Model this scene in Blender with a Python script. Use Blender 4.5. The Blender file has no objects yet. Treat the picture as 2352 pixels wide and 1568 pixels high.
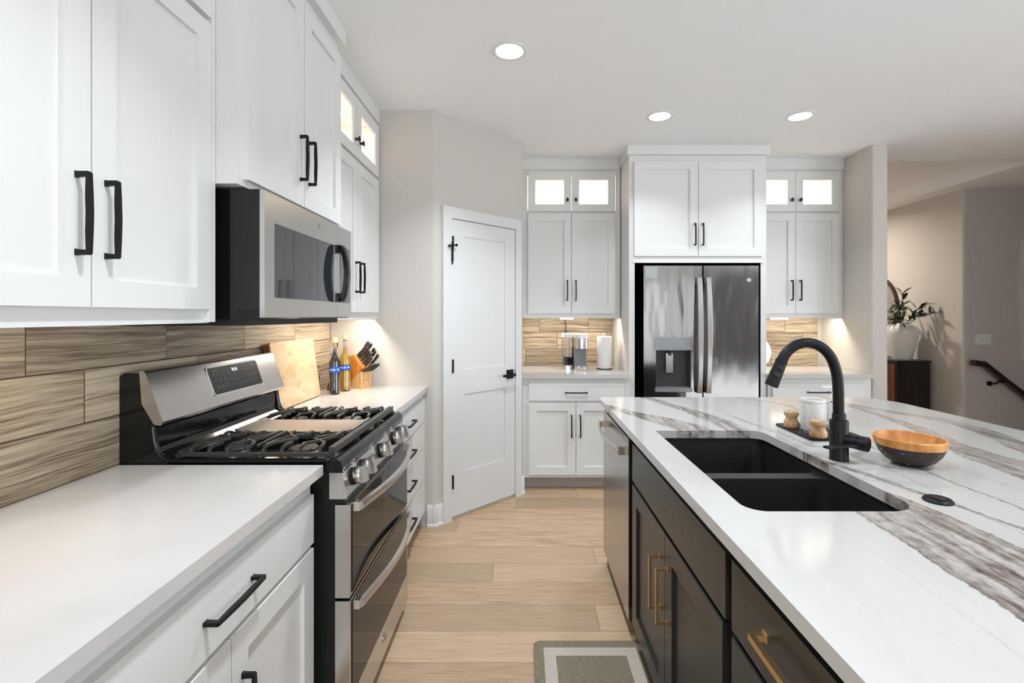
import bpy, bmesh, math, random
from mathutils import Vector, Matrix
from mathutils.geometry import tessellate_polygon
random.seed(7)
PI = math.pi
scene = bpy.context.scene
COL = scene.collection
# ------------------------------------------------------------------ camera
cam_data = bpy.data.cameras.new('camera')
cam_data.sensor_width = 36.0
cam_data.lens = 36.0 * 1100 / 2352
cam_data.shift_x = -24 / 2352
cam_data.shift_y = -60 / 2352
cam_data.clip_start = 0.02
cam = bpy.data.objects.new('camera', cam_data)
COL.objects.link(cam)
cam.location = (0, 0, 1.375)
cam.rotation_euler = (PI / 2, 0, 0)
scene.camera = cam
# ------------------------------------------------------------------ exposure, world
scene.view_settings.view_transform = 'Standard'
scene.view_settings.look = 'None'
scene.view_settings.gamma = 1.0
scene.view_settings.use_curve_mapping = False
scene.view_settings.exposure = -0.94
world = bpy.data.worlds.new('daylight')
scene.world = world
world.use_nodes = True
world.node_tree.nodes['Background'].inputs[0].default_value = (0.86, 0.93, 1.0, 1)
world.node_tree.nodes['Background'].inputs[1].default_value = 3.2
# ------------------------------------------------------------------ area lamps added as daylight at unseen windows
def area(name, loc, rot, sx, sy, power, color=(1, 1, 1), shape='RECTANGLE', spread=PI, parent=None):
    l = bpy.data.lights.new(name, 'AREA')
    l.shape = shape; l.size = sx
    if shape in ('RECTANGLE', 'ELLIPSE'): l.size_y = sy
    l.energy = power; l.color = color; l.spread = spread
    o = bpy.data.objects.new(name, l); COL.objects.link(o)
    o.location = loc; o.rotation_euler = rot
    if parent: o.parent = parent
    return o
DAY = (0.86, 0.93, 1.0)
area('added_daylight_front', (0.6, -4.45, 1.45), (PI / 2 + 0.45, 0, 0), 2.2, 1.7, 120, DAY)
area('added_daylight_right', (7.4, -2.9, 1.45), (PI / 2 + 0.40, 0, PI / 2), 2.6, 1.7, 190, DAY)
area('added_daylight_right', (7.4, 0.3, 1.45), (PI / 2 + 0.40, 0, PI / 2), 3.0, 1.7, 205, DAY)
CAN_POWER = 29
CAN_COLOR = (0.86, 0.93, 1.0)
PUCK_COLOR = (1.0, 0.88, 0.73)
# ------------------------------------------------------------------ mesh helpers
FR = {}            # frame origin of every root, in its own rotated frame
ROT = {'B': 0.0, 'L': PI / 2, 'I': -PI / 2, 'D': PI / 4}
def props(o, label=None, cat=None, group=None, kind=None):
    if label: o['label'] = label
    if cat: o['category'] = cat
    if group: o['group'] = group
    if kind: o['kind'] = kind
def thing(name, label, cat, loc=(0, 0, 0), frame='B', group=None, kind=None, rot=None):
    o = bpy.data.objects.new(name, None); COL.objects.link(o)
    o.empty_display_size = 0.1
    a = ROT[frame] if rot is None else rot
    R = Matrix.Rotation(a, 4, 'Z')
    o.location = R @ Vector(loc) if rot is None else Vector(loc)
    o.rotation_euler = (0, 0, a)
    FR[o.name] = Vector(loc) if rot is None else Vector((0, 0, 0))
    props(o, label, cat, group, kind)
    return o
def root_of(o):
    while o.parent: o = o.parent
    return o
def obj(name, bm, mat, parent=None, label=None, smooth=35, kind=None, cat=None, group=None):
    me = bpy.data.meshes.new(name)
    if parent is not None:
        off = FR.get(root_of(parent).name, Vector((0, 0, 0)))
        bmesh.ops.translate(bm, verts=bm.verts, vec=-off)
    bmesh.ops.recalc_face_normals(bm, faces=bm.faces)
    bm.to_mesh(me); bm.free()
    mats = mat if isinstance(mat, (list, tuple)) else [mat]
    for m in mats: me.materials.append(m)
    for p in me.polygons: p.use_smooth = smooth > 0
    if smooth > 0: me.set_sharp_from_angle(angle=math.radians(smooth))
    o = bpy.data.objects.new(name, me); COL.objects.link(o)
    if parent is not None: o.parent = parent
    props(o, label, cat, group, kind)
    return o
def NB(): return bmesh.new()
def bevel(bm, edges, b, seg=2):
    if b > 0: bmesh.ops.bevel(bm, geom=edges, offset=b, segments=seg, affect='EDGES', profile=0.5, clamp_overlap=True)
def mesh_add(bm, pts, faces, b=0, seg=2, mi=0):
    vs = [bm.verts.new(p) for p in pts]
    fs = []
    for f in faces:
        try: fc = bm.faces.new([vs[i] for i in f])
        except ValueError: continue
        fc.material_index = mi; fs.append(fc)
    if b > 0:
        es = list({e for f in fs for e in f.edges if e.calc_face_angle(0) is not None and abs(e.calc_face_angle(0)) > 0.3})
        bmesh.ops.recalc_face_normals(bm, faces=fs)
        bevel(bm, es, b, seg)
    return vs
BOXF = [(0, 3, 2, 1), (4, 5, 6, 7), (0, 1, 5, 4), (1, 2, 6, 5), (2, 3, 7, 6), (3, 0, 4, 7)]
def box(bm, x0, x1, y0, y1, z0, z1, b=0, seg=2, mi=0, M=None):
    p = [(x0, y0, z0), (x1, y0, z0), (x1, y1, z0), (x0, y1, z0), (x0, y0, z1), (x1, y0, z1), (x1, y1, z1), (x0, y1, z1)]
    if M is not None: p = [M @ Vector(q) for q in p]
    mesh_add(bm, p, BOXF, b, seg, mi)
    return bm
def prism(bm, pts, U, V, W, w0, w1, o=(0, 0, 0), b=0, seg=2, mi=0):
    U, V, W, o = Vector(U), Vector(V), Vector(W), Vector(o)
    n = len(pts)
    P = [o + U * p[0] + V * p[1] + W * w0 for p in pts] + [o + U * p[0] + V * p[1] + W * w1 for p in pts]
    F = [tuple(range(n))[::-1], tuple(range(n, 2 * n))] + [(i, (i + 1) % n, n + (i + 1) % n, n + i) for i in range(n)]
    mesh_add(bm, P, F, b, seg, mi)
    return bm
def basis(d):
    d = Vector(d).normalized()
    a = Vector((0, 0, 1)) if abs(d.z) < 0.9 else Vector((1, 0, 0))
    u = d.cross(a).normalized(); v = d.cross(u).normalized()
    return d, u, v
def cyl(bm, p0, p1, r0, r1=None, seg=24, caps=True, mi=0, b=0):
    r1 = r0 if r1 is None else r1
    p0, p1 = Vector(p0), Vector(p1)
    d, u, v = basis(p1 - p0)
    P = []
    for (p, r) in ((p0, r0), (p1, r1)):
        for i in range(seg):
            a = 2 * PI * i / seg
            P.append(p + u * (r * math.cos(a)) + v * (r * math.sin(a)))
    F = [(i, (i + 1) % seg, seg + (i + 1) % seg, seg + i) for i in range(seg)]
    if caps: F += [tuple(range(seg))[::-1], tuple(range(seg, 2 * seg))]
    vs = mesh_add(bm, P, F, 0, 2, mi)
    if b > 0:
        es = [e for k in (0, seg) for e in {e for i in range(seg) for e in vs[k + i].link_edges} if (e.verts[0] in vs[k:k + seg] and e.verts[1] in vs[k:k + seg])]
        bevel(bm, list(set(es)), b, 2)
    return bm
def lathe(bm, c, prof, seg=32, axis=(0, 0, 1), mi=0, sx=1, sy=1):
    c = Vector(c); d = Vector(axis).normalized()
    if abs(d.z) > 0.99: u, v = Vector((1, 0, 0)), Vector((0, 1, 0))
    else: d, u, v = basis(d)
    P, idx = [], []
    for (r, h) in prof:
        if r < 1e-6:
            idx.append([len(P)]); P.append(c + d * h)
        else:
            idx.append(list(range(len(P), len(P) + seg)))
            for i in range(seg):
                a = 2 * PI * i / seg
                P.append(c + d * h + u * (r * sx * math.cos(a)) + v * (r * sy * math.sin(a)))
    F = []
    for A, Bq in zip(idx, idx[1:]):
        for i in range(seg):
            j = (i + 1) % seg
            a = [A[i % len(A)], A[j % len(A)], Bq[j % len(Bq)], Bq[i % len(Bq)]]
            f = []
            for q in a:
                if q not in f: f.append(q)
            if len(f) > 2: F.append(tuple(f))
    mesh_add(bm, P, F, 0, 2, mi)
    return bm
def smooth_path(pts, n=8):
    pts = [Vector(p) for p in pts]
    out = []
    for i in range(len(pts) - 1):
        p0 = pts[max(i - 1, 0)]; p1 = pts[i]; p2 = pts[i + 1]; p3 = pts[min(i + 2, len(pts) - 1)]
        for k in range(n):
            t = k / n
            out.append(0.5 * ((2 * p1) + (p2 - p0) * t + (2 * p0 - 5 * p1 + 4 * p2 - p3) * t * t + (3 * p1 - p0 - 3 * p2 + p3) * t ** 3))
    out.append(pts[-1])
    return out
def tube(bm, pts, r, seg=14, caps=True, mi=0, sx=1, sy=1, up=None):
    pts = [Vector(p) for p in pts]
    n = len(pts)
    rs = r if isinstance(r, (list, tuple)) else [r] * n
    P = []
    d = (pts[1] - pts[0]).normalized()
    if up is None: _, u, _ = basis(d)
    else: u = Vector(up)
    for i in range(n):
        if i == 0: d = pts[1] - pts[0]
        elif i == n - 1: d = pts[-1] - pts[-2]
        else: d = (pts[i + 1] - pts[i]).normalized() + (pts[i] - pts[i - 1]).normalized()
        d = d.normalized()
        u = (u - d * u.dot(d)).normalized()
        v = d.cross(u)
        for k in range(seg):
            a = 2 * PI * k / seg
            P.append(pts[i] + u * (rs[i] * sx * math.cos(a)) + v * (rs[i] * sy * math.sin(a)))
    F = []
    for i in range(n - 1):
        for k in range(seg):
            F.append((i * seg + k, i * seg + (k + 1) % seg, (i + 1) * seg + (k + 1) % seg, (i + 1) * seg + k))
    if caps: F += [tuple(range(seg))[::-1], tuple(range((n - 1) * seg, n * seg))]
    mesh_add(bm, P, F, 0, 2, mi)
    return bm
def bar(bm, p0, p1, w, h, up=(0, 0, 1), b=0.001, mi=0):
    """square bar between two points; w across, h along up"""
    p0, p1 = Vector(p0), Vector(p1)
    d = (p1 - p0).normalized(); s = d.cross(Vector(up)).normalized(); t = s.cross(d).normalized()
    P = []
    for p in (p0, p1):
        for a, c in ((-1, -1), (1, -1), (1, 1), (-1, 1)):
            P.append(p + s * (a * w / 2) + t * (c * h / 2))
    F = [(0, 3, 2, 1), (4, 5, 6, 7), (0, 1, 5, 4), (1, 2, 6, 5), (2, 3, 7, 6), (3, 0, 4, 7)]
    mesh_add(bm, P, F, b, 1, mi)
    return bm
def rrect(x0, x1, y0, y1, r, seg=6):
    rs = r if isinstance(r, (list, tuple)) else [r] * 4     # order: x0y0, x1y0, x1y1, x0y1
    out = []
    for (cx, cy, a0, q) in ((x0 + rs[0], y0 + rs[0], PI, rs[0]), (x1 - rs[1], y0 + rs[1], 1.5 * PI, rs[1]), (x1 - rs[2], y1 - rs[2], 0, rs[2]), (x0 + rs[3], y1 - rs[3], 0.5 * PI, rs[3])):
        if q < 1e-5: out.append((cx, cy)); continue
        for k in range(seg + 1):
            a = a0 + k / seg * PI / 2
            out.append((cx + q * math.cos(a), cy + q * math.sin(a)))
    return out
def slab_holes(bm, outer, holes, z0, z1, bev=0):
    loops = [outer] + holes
    flat = [p for l in loops for p in l]
    tris = tessellate_polygon([[Vector((p[0], p[1], 0)) for p in l] for l in loops])
    n = len(flat)
    P = [(p[0], p[1], z1) for p in flat] + [(p[0], p[1], z0) for p in flat]
    F = [tuple(t) for t in tris] + [(n + t[2], n + t[1], n + t[0]) for t in tris]
    k = 0
    for l in loops:
        m = len(l)
        F += [(k + i, k + (i + 1) % m, n + k + (i + 1) % m, n + k + i) for i in range(m)]
        k += m
    vs = mesh_add(bm, P, F)
    if bev:
        es = [e for e in bm.edges if all(abs(v.co.z - z1) < 1e-6 for v in e.verts) and len(e.link_faces) == 2 and abs(abs(e.calc_face_angle(0)) - PI / 2) < 0.2]
        bmesh.ops.recalc_face_normals(bm, faces=bm.faces)
        bevel(bm, es, bev, 2)
    return bm
def plate_hole(bm, x0, x1, z0, z1, hx0, hx1, hz0, hz1, y0, y1, b=0):
    """plate in the x-z plane, front y0, back y1, with a rectangular through hole"""
    P = []
    for y in (y0, y1):
        P += [(x0, y, z0), (x1, y, z0), (x1, y, z1), (x0, y, z1), (hx0, y, hz0), (hx1, y, hz0), (hx1, y, hz1), (hx0, y, hz1)]
    F = []
    for i in range(4):
        j = (i + 1) % 4
        F += [(i, j, 4 + j, 4 + i), (8 + i, 8 + 4 + i, 8 + 4 + j, 8 + j), (i, 8 + i, 8 + j, j), (4 + i, 4 + j, 12 + j, 12 + i)]
    mesh_add(bm, P, F, b, 2)
    return bm
def shaker(bm, x0, x1, z0, z1, y, th=0.02, st=0.062, rec=0.0115, b=0.0015, mid=None, sb=None, stt=None):
    """door with a recessed panel; front plane y, thickness th backwards (+y); mid adds a rail"""
    sb = st if sb is None else sb; stt = st if stt is None else stt
    zs = [(z0 + sb, z1 - stt)] if mid is None else [(z0 + sb, mid[0]), (mid[1], z1 - stt)]
    if mid is None:
        hx0, hx1 = x0 + st, x1 - st; hz0, hz1 = zs[0]
        P = [(x0, y, z0), (x1, y, z0), (x1, y, z1), (x0, y, z1), (hx0, y, hz0), (hx1, y, hz0), (hx1, y, hz1), (hx0, y, hz1)]
        P += [(hx0, y + rec, hz0), (hx1, y + rec, hz0), (hx1, y + rec, hz1), (hx0, y + rec, hz1)]
        P += [(x0, y + th, z0), (x1, y + th, z0), (x1, y + th, z1), (x0, y + th, z1)]
        F = [(8, 9, 10, 11), (15, 14, 13, 12)]
        for i in range(4):
            j = (i + 1) % 4
            F += [(i, j, 4 + j, 4 + i), (4 + i, 4 + j, 8 + j, 8 + i), (i, 12 + i, 12 + j, j)]
        mesh_add(bm, P, F, b, 1)
    else:
        box(bm, x0, x1, y + rec, y + th, z0, z1)
        box(bm, x0, x0 + st, y, y + rec, z0, z1); box(bm, x1 - st, x1, y, y + rec, z0, z1)
        for (a, c) in ((z0, z0 + sb), mid, (z1 - stt, z1)): box(bm, x0 + st, x1 - st, y, y + rec, a, c)
    return bm
def pull(bm, c, L, vertical=True, D=0.031, w=0.0085, y=0.0, b=0.0012):
    """bar pull; c=(x,z) centre on the face at y, sticking out towards -y, slightly bowed"""
    h = L / 2; t = 0.0078
    pts = [(-h, 0), (-h + 0.014, 0), (-h + 0.0125, 0.006), (-h + 0.0115, D - t), (-h * 0.45, D - t - 0.001), (0, D - t), (h * 0.45, D - t - 0.001), (h - 0.0115, D - t), (h - 0.0125, 0.006), (h - 0.014, 0), (h, 0), (h - 0.001, 0.006), (h - 0.001, D - 0.003), (h - 0.004, D), (h * 0.45, D + 0.002), (0, D + 0.003), (-h * 0.45, D + 0.002), (-h + 0.004, D), (-h + 0.001, D - 0.003), (-h + 0.001, 0.006)]
    if vertical: prism(bm, pts, (0, 0, 1), (0, -1, 0), (1, 0, 0), -w / 2, w / 2, (c[0], y, c[1]), b, 1)
    else: prism(bm, pts, (1, 0, 0), (0, -1, 0), (0, 0, 1), -w / 2, w / 2, (c[0], y, c[1]), b, 1)
    return bm
def oval_knob(bm, c, y):
    x, z = c
    cyl(bm, (x, y, z), (x, y - 0.003, z), 0.008, seg=16)
    cyl(bm, (x, y, z), (x, y - 0.02, z), 0.0055, seg=16)
    lathe(bm, (x, y - 0.018, z), [(0, 0), (0.009, 0.0), (0.011, -0.003), (0.0095, -0.008), (0, -0.010)], 20, axis=(0, 1, 0), sx=1.0, sy=1.0)
    for v in bm.verts:
        if v.co.y < y - 0.0165: v.co.z = z + (v.co.z - z) * 1.55
    return bm
def text_bm(bm, s, size, o, U, V, th=0.0004, align='CENTER', mi=0, bold=0.0, sx=1.0):
    cu = bpy.data.curves.new('t', 'FONT')
    cu.body = s; cu.size = size; cu.align_x = align; cu.align_y = 'CENTER'; cu.offset = bold
    cu.resolution_u = 3
    ob = bpy.data.objects.new('t', cu)
    me = bpy.data.meshes.new_from_object(ob)
    U, V, o = Vector(U).normalized(), Vector(V).normalized(), Vector(o)
    W = U.cross(V)
    vs = [bm.verts.new(o + U * (v.co.x * sx) + V * v.co.y + W * th) for v in me.vertices]
    for p in me.polygons:
        try:
            f = bm.faces.new([vs[i] for i in p.vertices]); f.material_index = mi
        except ValueError: pass
    bpy.data.meshes.remove(me); bpy.data.objects.remove(ob); bpy.data.curves.remove(cu)
    return bm
# ------------------------------------------------------------------ materials
class NT:
    def __init__(s, name):
        s.m = bpy.data.materials.new(name); s.m.use_nodes = True
        s.t = s.m.node_tree; s.n = s.t.nodes; s.b = s.n['Principled BSDF']
    def node(s, typ, **kw):
        x = s.n.new(typ)
        for k, v in kw.items(): setattr(x, k, v)
        return x
    def link(s, a, b): s.t.links.new(a, b)
    def setin(s, sock, v):
        if hasattr(v, 'is_output') or isinstance(v, bpy.types.NodeSocket): s.link(v, sock)
        else: sock.default_value = v
    def math(s, op, a, b=0.0, c=0.0, clamp=False):
        x = s.node('ShaderNodeMath', operation=op, use_clamp=clamp)
        s.setin(x.inputs[0], a); s.setin(x.inputs[1], b); s.setin(x.inputs[2], c)
        return x.outputs[0]
    def comb(s, x, y, z):
        c = s.node('ShaderNodeCombineXYZ')
        for i, v in enumerate((x, y, z)): s.setin(c.inputs[i], v)
        return c.outputs[0]
    def pos(s):
        g = s.node('ShaderNodeNewGeometry'); q = s.node('ShaderNodeSeparateXYZ')
        s.link(g.outputs['Position'], q.inputs[0]); return q.outputs[0], q.outputs[1], q.outputs[2]
    def objpos(s):
        g = s.node('ShaderNodeTexCoord'); q = s.node('ShaderNodeSeparateXYZ')
        s.link(g.outputs['Object'], q.inputs[0]); return q.outputs[0], q.outputs[1], q.outputs[2]
    def noise(s, vec, scale=5, detail=4, rough=0.5, dist=0.0, out='Fac'):
        x = s.node('ShaderNodeTexNoise')
        s.link(vec, x.inputs['Vector']); x.inputs['Scale'].default_value = scale
        x.inputs['Detail'].default_value = detail; x.inputs['Roughness'].default_value = rough
        x.inputs['Distortion'].default_value = dist
        return x.outputs[out]
    def white(s, vec, out='Value'):
        x = s.node('ShaderNodeTexWhiteNoise', noise_dimensions='3D'); s.link(vec, x.inputs['Vector'])
        return x.outputs[out]
    def ramp(s, fac, stops, interp='LINEAR'):
        x = s.node('ShaderNodeValToRGB'); cr = x.color_ramp; cr.interpolation = interp
        while len(cr.elements) < len(stops): cr.elements.new(0.5)
        for e, (p, c) in zip(cr.elements, stops):
            e.position = p; e.color = (c[0], c[1], c[2], 1) if not isinstance(c, (int, float)) else (c, c, c, 1)
        s.link(fac, x.inputs[0]); return x.outputs[0]
    def mix(s, f, a, b, blend='MIX'):
        x = s.node('ShaderNodeMix', data_type='RGBA', blend_type=blend)
        s.setin(x.inputs[0], f)
        for i, v in ((6, a), (7, b)):
            if isinstance(v, (tuple, list)): v = (v[0], v[1], v[2], 1)
            s.setin(x.inputs[i], v)
        return x.outputs[2]
    def mrange(s, v, a, b, c=0.0, d=1.0, mode='SMOOTHSTEP'):
        x = s.node('ShaderNodeMapRange', interpolation_type=mode)
        s.setin(x.inputs[0], v); s.setin(x.inputs[1], a); s.setin(x.inputs[2], b); s.setin(x.inputs[3], c); s.setin(x.inputs[4], d)
        return x.outputs[0]
    def bump(s, h, strength=0.2, dist=0.01):
        x = s.node('ShaderNodeBump'); x.inputs['Distance'].default_value = dist
        s.setin(x.inputs['Strength'], strength)
        s.link(h, x.inputs['Height']); s.link(x.outputs[0], s.b.inputs['Normal'])
    def col(s, c): s.setin(s.b.inputs['Base Color'], (c[0], c[1], c[2], 1) if isinstance(c, (tuple, list)) else c)
    def rough(s, r): s.setin(s.b.inputs['Roughness'], r)
def lin(r, g, b):
    f = lambda v: (v / 255 / 12.92) if v / 255 <= 0.04045 else ((v / 255 + 0.055) / 1.055) ** 2.4
    return (f(r), f(g), f(b))
def simple(name, c, rough=0.5, metal=0.0, spec=0.5, coat=0.0, bumpscale=None, bs=0.05, emit=None, es=0.0, trans=0.0, ior=1.45, var=0.0):
    m = NT(name)
    m.col(c); m.rough(rough); m.b.inputs['Metallic'].default_value = metal
    m.b.inputs['Specular IOR Level'].default_value = spec
    m.b.inputs['Coat Weight'].default_value = coat
    m.b.inputs['IOR'].default_value = ior
    m.b.inputs['Transmission Weight'].default_value = trans
    if emit: m.b.inputs['Emission Color'].default_value = (*emit, 1); m.b.inputs['Emission Strength'].default_value = es
    if bumpscale or var:
        x, y, z = m.pos(); v = m.comb(x, y, z)
        n = m.noise(v, bumpscale or 6, 3)
        if bumpscale: m.bump(n, bs, 0.01)
        if var: m.col(m.mix(m.math('MULTIPLY', n, var), c, tuple(q * 0.8 for q in c)))
    return m.m
M = {}
M['cab'] = simple('white_cabinet_paint', (0.76, 0.757, 0.745), 0.33, bumpscale=260, bs=0.02)
M['trim'] = simple('white_trim_paint', (0.70, 0.70, 0.695), 0.3, bumpscale=200, bs=0.015)
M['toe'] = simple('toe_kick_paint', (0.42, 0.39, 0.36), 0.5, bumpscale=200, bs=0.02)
M['inside'] = simple('cabinet_interior', (0.86, 0.83, 0.78), 0.45, bumpscale=100, bs=0.02)
M['wall'] = simple('greige_wall_paint', (0.59, 0.558, 0.515), 0.75, spec=0.3, bumpscale=220, bs=0.05)
M['ceil'] = simple('white_ceiling_paint', (0.91, 0.92, 0.93), 0.85, spec=0.2, bumpscale=60, bs=0.12)
M['black'] = simple('matte_black_metal', (0.006, 0.006, 0.007), 0.42, metal=0.0, spec=0.3, bumpscale=400, bs=0.03)
M['brass'] = simple('brushed_brass', (0.62, 0.44, 0.22), 0.3, metal=1.0, bumpscale=300, bs=0.03)
M['bronze'] = simple('oil_rubbed_bronze', (0.035, 0.025, 0.02), 0.35, metal=0.6, bumpscale=300, bs=0.03)
M['char'] = simple('charcoal_cabinet_paint', (0.024, 0.024, 0.023), 0.32, bumpscale=260, bs=0.03)
M['enamel'] = simple('black_enamel', (0.006, 0.006, 0.006), 0.10, bumpscale=30, bs=0.01)
M['side'] = simple('black_range_side', (0.008, 0.008, 0.008), 0.35, spec=0.3)
M['void'] = simple('black_plastic', (0.008, 0.008, 0.008), 0.5, bumpscale=200, bs=0.03)
M['iron'] = simple('cast_iron', (0.045, 0.043, 0.042), 0.36, bumpscale=500, bs=0.12)
M['ovenglass'] = simple('dark_oven_glass', (0.010, 0.009, 0.008), 0.04, spec=0.25, bumpscale=3, bs=0.003)
M['mwglass'] = simple('grey_microwave_glass', (0.022, 0.025, 0.028), 0.05, spec=0.8, coat=0.7, bumpscale=3, bs=0.002)
M['chrome'] = simple('polished_steel', (0.72, 0.71, 0.70), 0.12, metal=1.0, bumpscale=20, bs=0.005)
M['sink'] = simple('black_granite_composite', (0.012, 0.012, 0.013), 0.42, bumpscale=900, bs=0.1)
M['screen'] = simple('touch_panel', (0.018, 0.019, 0.019), 0.25, bumpscale=60, bs=0.005)
M['glyph'] = simple('grey_lettering', (0.35, 0.36, 0.37), 0.5, var=0.1)
M['glyphdark'] = simple('dark_lettering', (0.10, 0.10, 0.11), 0.5, var=0.1)
M['glyphwhite'] = simple('white_lettering', (0.75, 0.77, 0.78), 0.5, var=0.1)
M['digits'] = simple('lit_digits', (0.8, 0.85, 1), 0.5, emit=(0.75, 0.85, 1.0), es=3.0)
M['lamp'] = simple('lit_lamp_disc', (1, 1, 1), 0.5, emit=(1.0, 0.98, 0.95), es=9.0)
M['puck'] = simple('lit_puck', (1, 1, 1), 0.5, emit=(1.0, 0.88, 0.70), es=5.0)
M['glass'] = simple('clear_glass', (1, 1, 1), 0.02, trans=1.0, ior=1.3)
M['plastic'] = simple('white_plastic', (0.80, 0.79, 0.77), 0.35, var=0.05)
M['ceramic'] = simple('white_ceramic', (0.78, 0.77, 0.75), 0.25, bumpscale=120, bs=0.03)
M['paper'] = simple('paper_towel', (0.86, 0.85, 0.83), 0.9, bumpscale=220, bs=0.15)
M['greyplastic'] = simple('grey_plastic', (0.20, 0.21, 0.22), 0.35, var=0.1)
M['dispdark'] = simple('dark_dispenser_plastic', (0.05, 0.052, 0.055), 0.3, var=0.1)
M['leaf'] = simple('dark_green_leaf', (0.040, 0.046, 0.026), 0.45, var=0.6, bumpscale=40, bs=0.1)
M['stem'] = simple('plant_stem', (0.10, 0.08, 0.05), 0.6, var=0.5)
M['blue'] = simple('blue_label', (0.01, 0.07, 0.42), 0.4, var=0.1)
M['cork'] = simple('light_cork_wood', (0.68, 0.47, 0.24), 0.6, bumpscale=200, bs=0.1, var=0.3)
M['darkoil'] = simple('dark_vinegar', (0.012, 0.005, 0.006), 0.05, coat=1.0, var=0.1)
M['mirror'] = simple('mirror_silver', (0.75, 0.75, 0.75), 0.03, metal=1.0, var=0.02)
M['cardgrey'] = simple('grey_card', (0.36, 0.38, 0.385), 0.5, var=0.05)
M['panelgrey'] = simple('silver_grey_panel', (0.34, 0.35, 0.36), 0.3, metal=0.5, var=0.05)
M['darkbrown'] = simple('dark_brown_wood', (0.10, 0.085, 0.072), 0.5, var=0.5)
M['lemon'] = simple('lemon_rind', (0.80, 0.52, 0.05), 0.45, bumpscale=300, bs=0.3, var=0.1)
M['handle'] = simple('dark_knife_handle', (0.035, 0.028, 0.026), 0.35, bumpscale=150, bs=0.05)
M['reddish'] = simple('reddish_turned_wood', (0.16, 0.04, 0.02), 0.35, var=0.5)
M['window_frame'] = simple('window_frame_paint', (0.8, 0.8, 0.8), 0.4, var=0.05)
# amber oil: dense glass
m = NT('amber_olive_oil'); m.col((0.75, 0.42, 0.03)); m.rough(0.04); m.b.inputs['Transmission Weight'].default_value = 0.55; m.b.inputs['Coat Weight'].default_value = 1.0
x, y, z = m.pos(); m.col(m.ramp(m.noise(m.comb(x, y, m.math('MULTIPLY', z, 3)), 8, 2), [(0.3, (0.70, 0.34, 0.012)), (0.7, (0.92, 0.58, 0.04))])); m.b.inputs['Transmission Weight'].default_value = 0.25; M['oil'] = m.m
# brushed steel: horizontal or vertical brushing, with optional waviness
def steel(name, base, rough, brush='h', wave=0.0, wscale=2.0, bs=0.02):
    m = NT(name); m.col(base); m.b.inputs['Metallic'].default_value = 1.0
    x, y, z = m.pos()
    if brush == 'h': v = m.comb(m.math('MULTIPLY', x, 6), m.math('MULTIPLY', y, 6), m.math('MULTIPLY', z, 900))
    else: v = m.comb(m.math('MULTIPLY', x, 700), m.math('MULTIPLY', y, 700), m.math('MULTIPLY', z, 5))
    n = m.noise(v, 1.0, 3)
    m.rough(m.mrange(n, 0.3, 0.7, rough * 0.94, rough * 1.06))
    h = n
    if wave:
        w = m.noise(m.comb(m.math('MULTIPLY', x, wscale * 2.2), m.math('MULTIPLY', y, wscale), m.math('MULTIPLY', z, wscale * 0.55)), 1.0, 2)
        h = m.math('ADD', m.math('MULTIPLY', n, bs), m.math('MULTIPLY', w, wave))
        m.bump(h, 1.0, 0.02)
    else: m.bump(n, bs, 0.005)
    return m.m
M['steel'] = steel('brushed_stainless', (0.60, 0.585, 0.57), 0.25, bs=0.004)
M['steelv'] = steel('stainless_dishwasher_front', (0.42, 0.41, 0.40), 0.20, 'h', 0.25, 2.0, 0.002)
M['fridge'] = steel('stainless_fridge_door', (0.50, 0.485, 0.475), 0.12, 'v', 0.36, 2.4, 0.001)
M['griddle'] = steel('stainless_griddle', (0.60, 0.56, 0.53), 0.38, 'h', bs=0.004)
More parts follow.
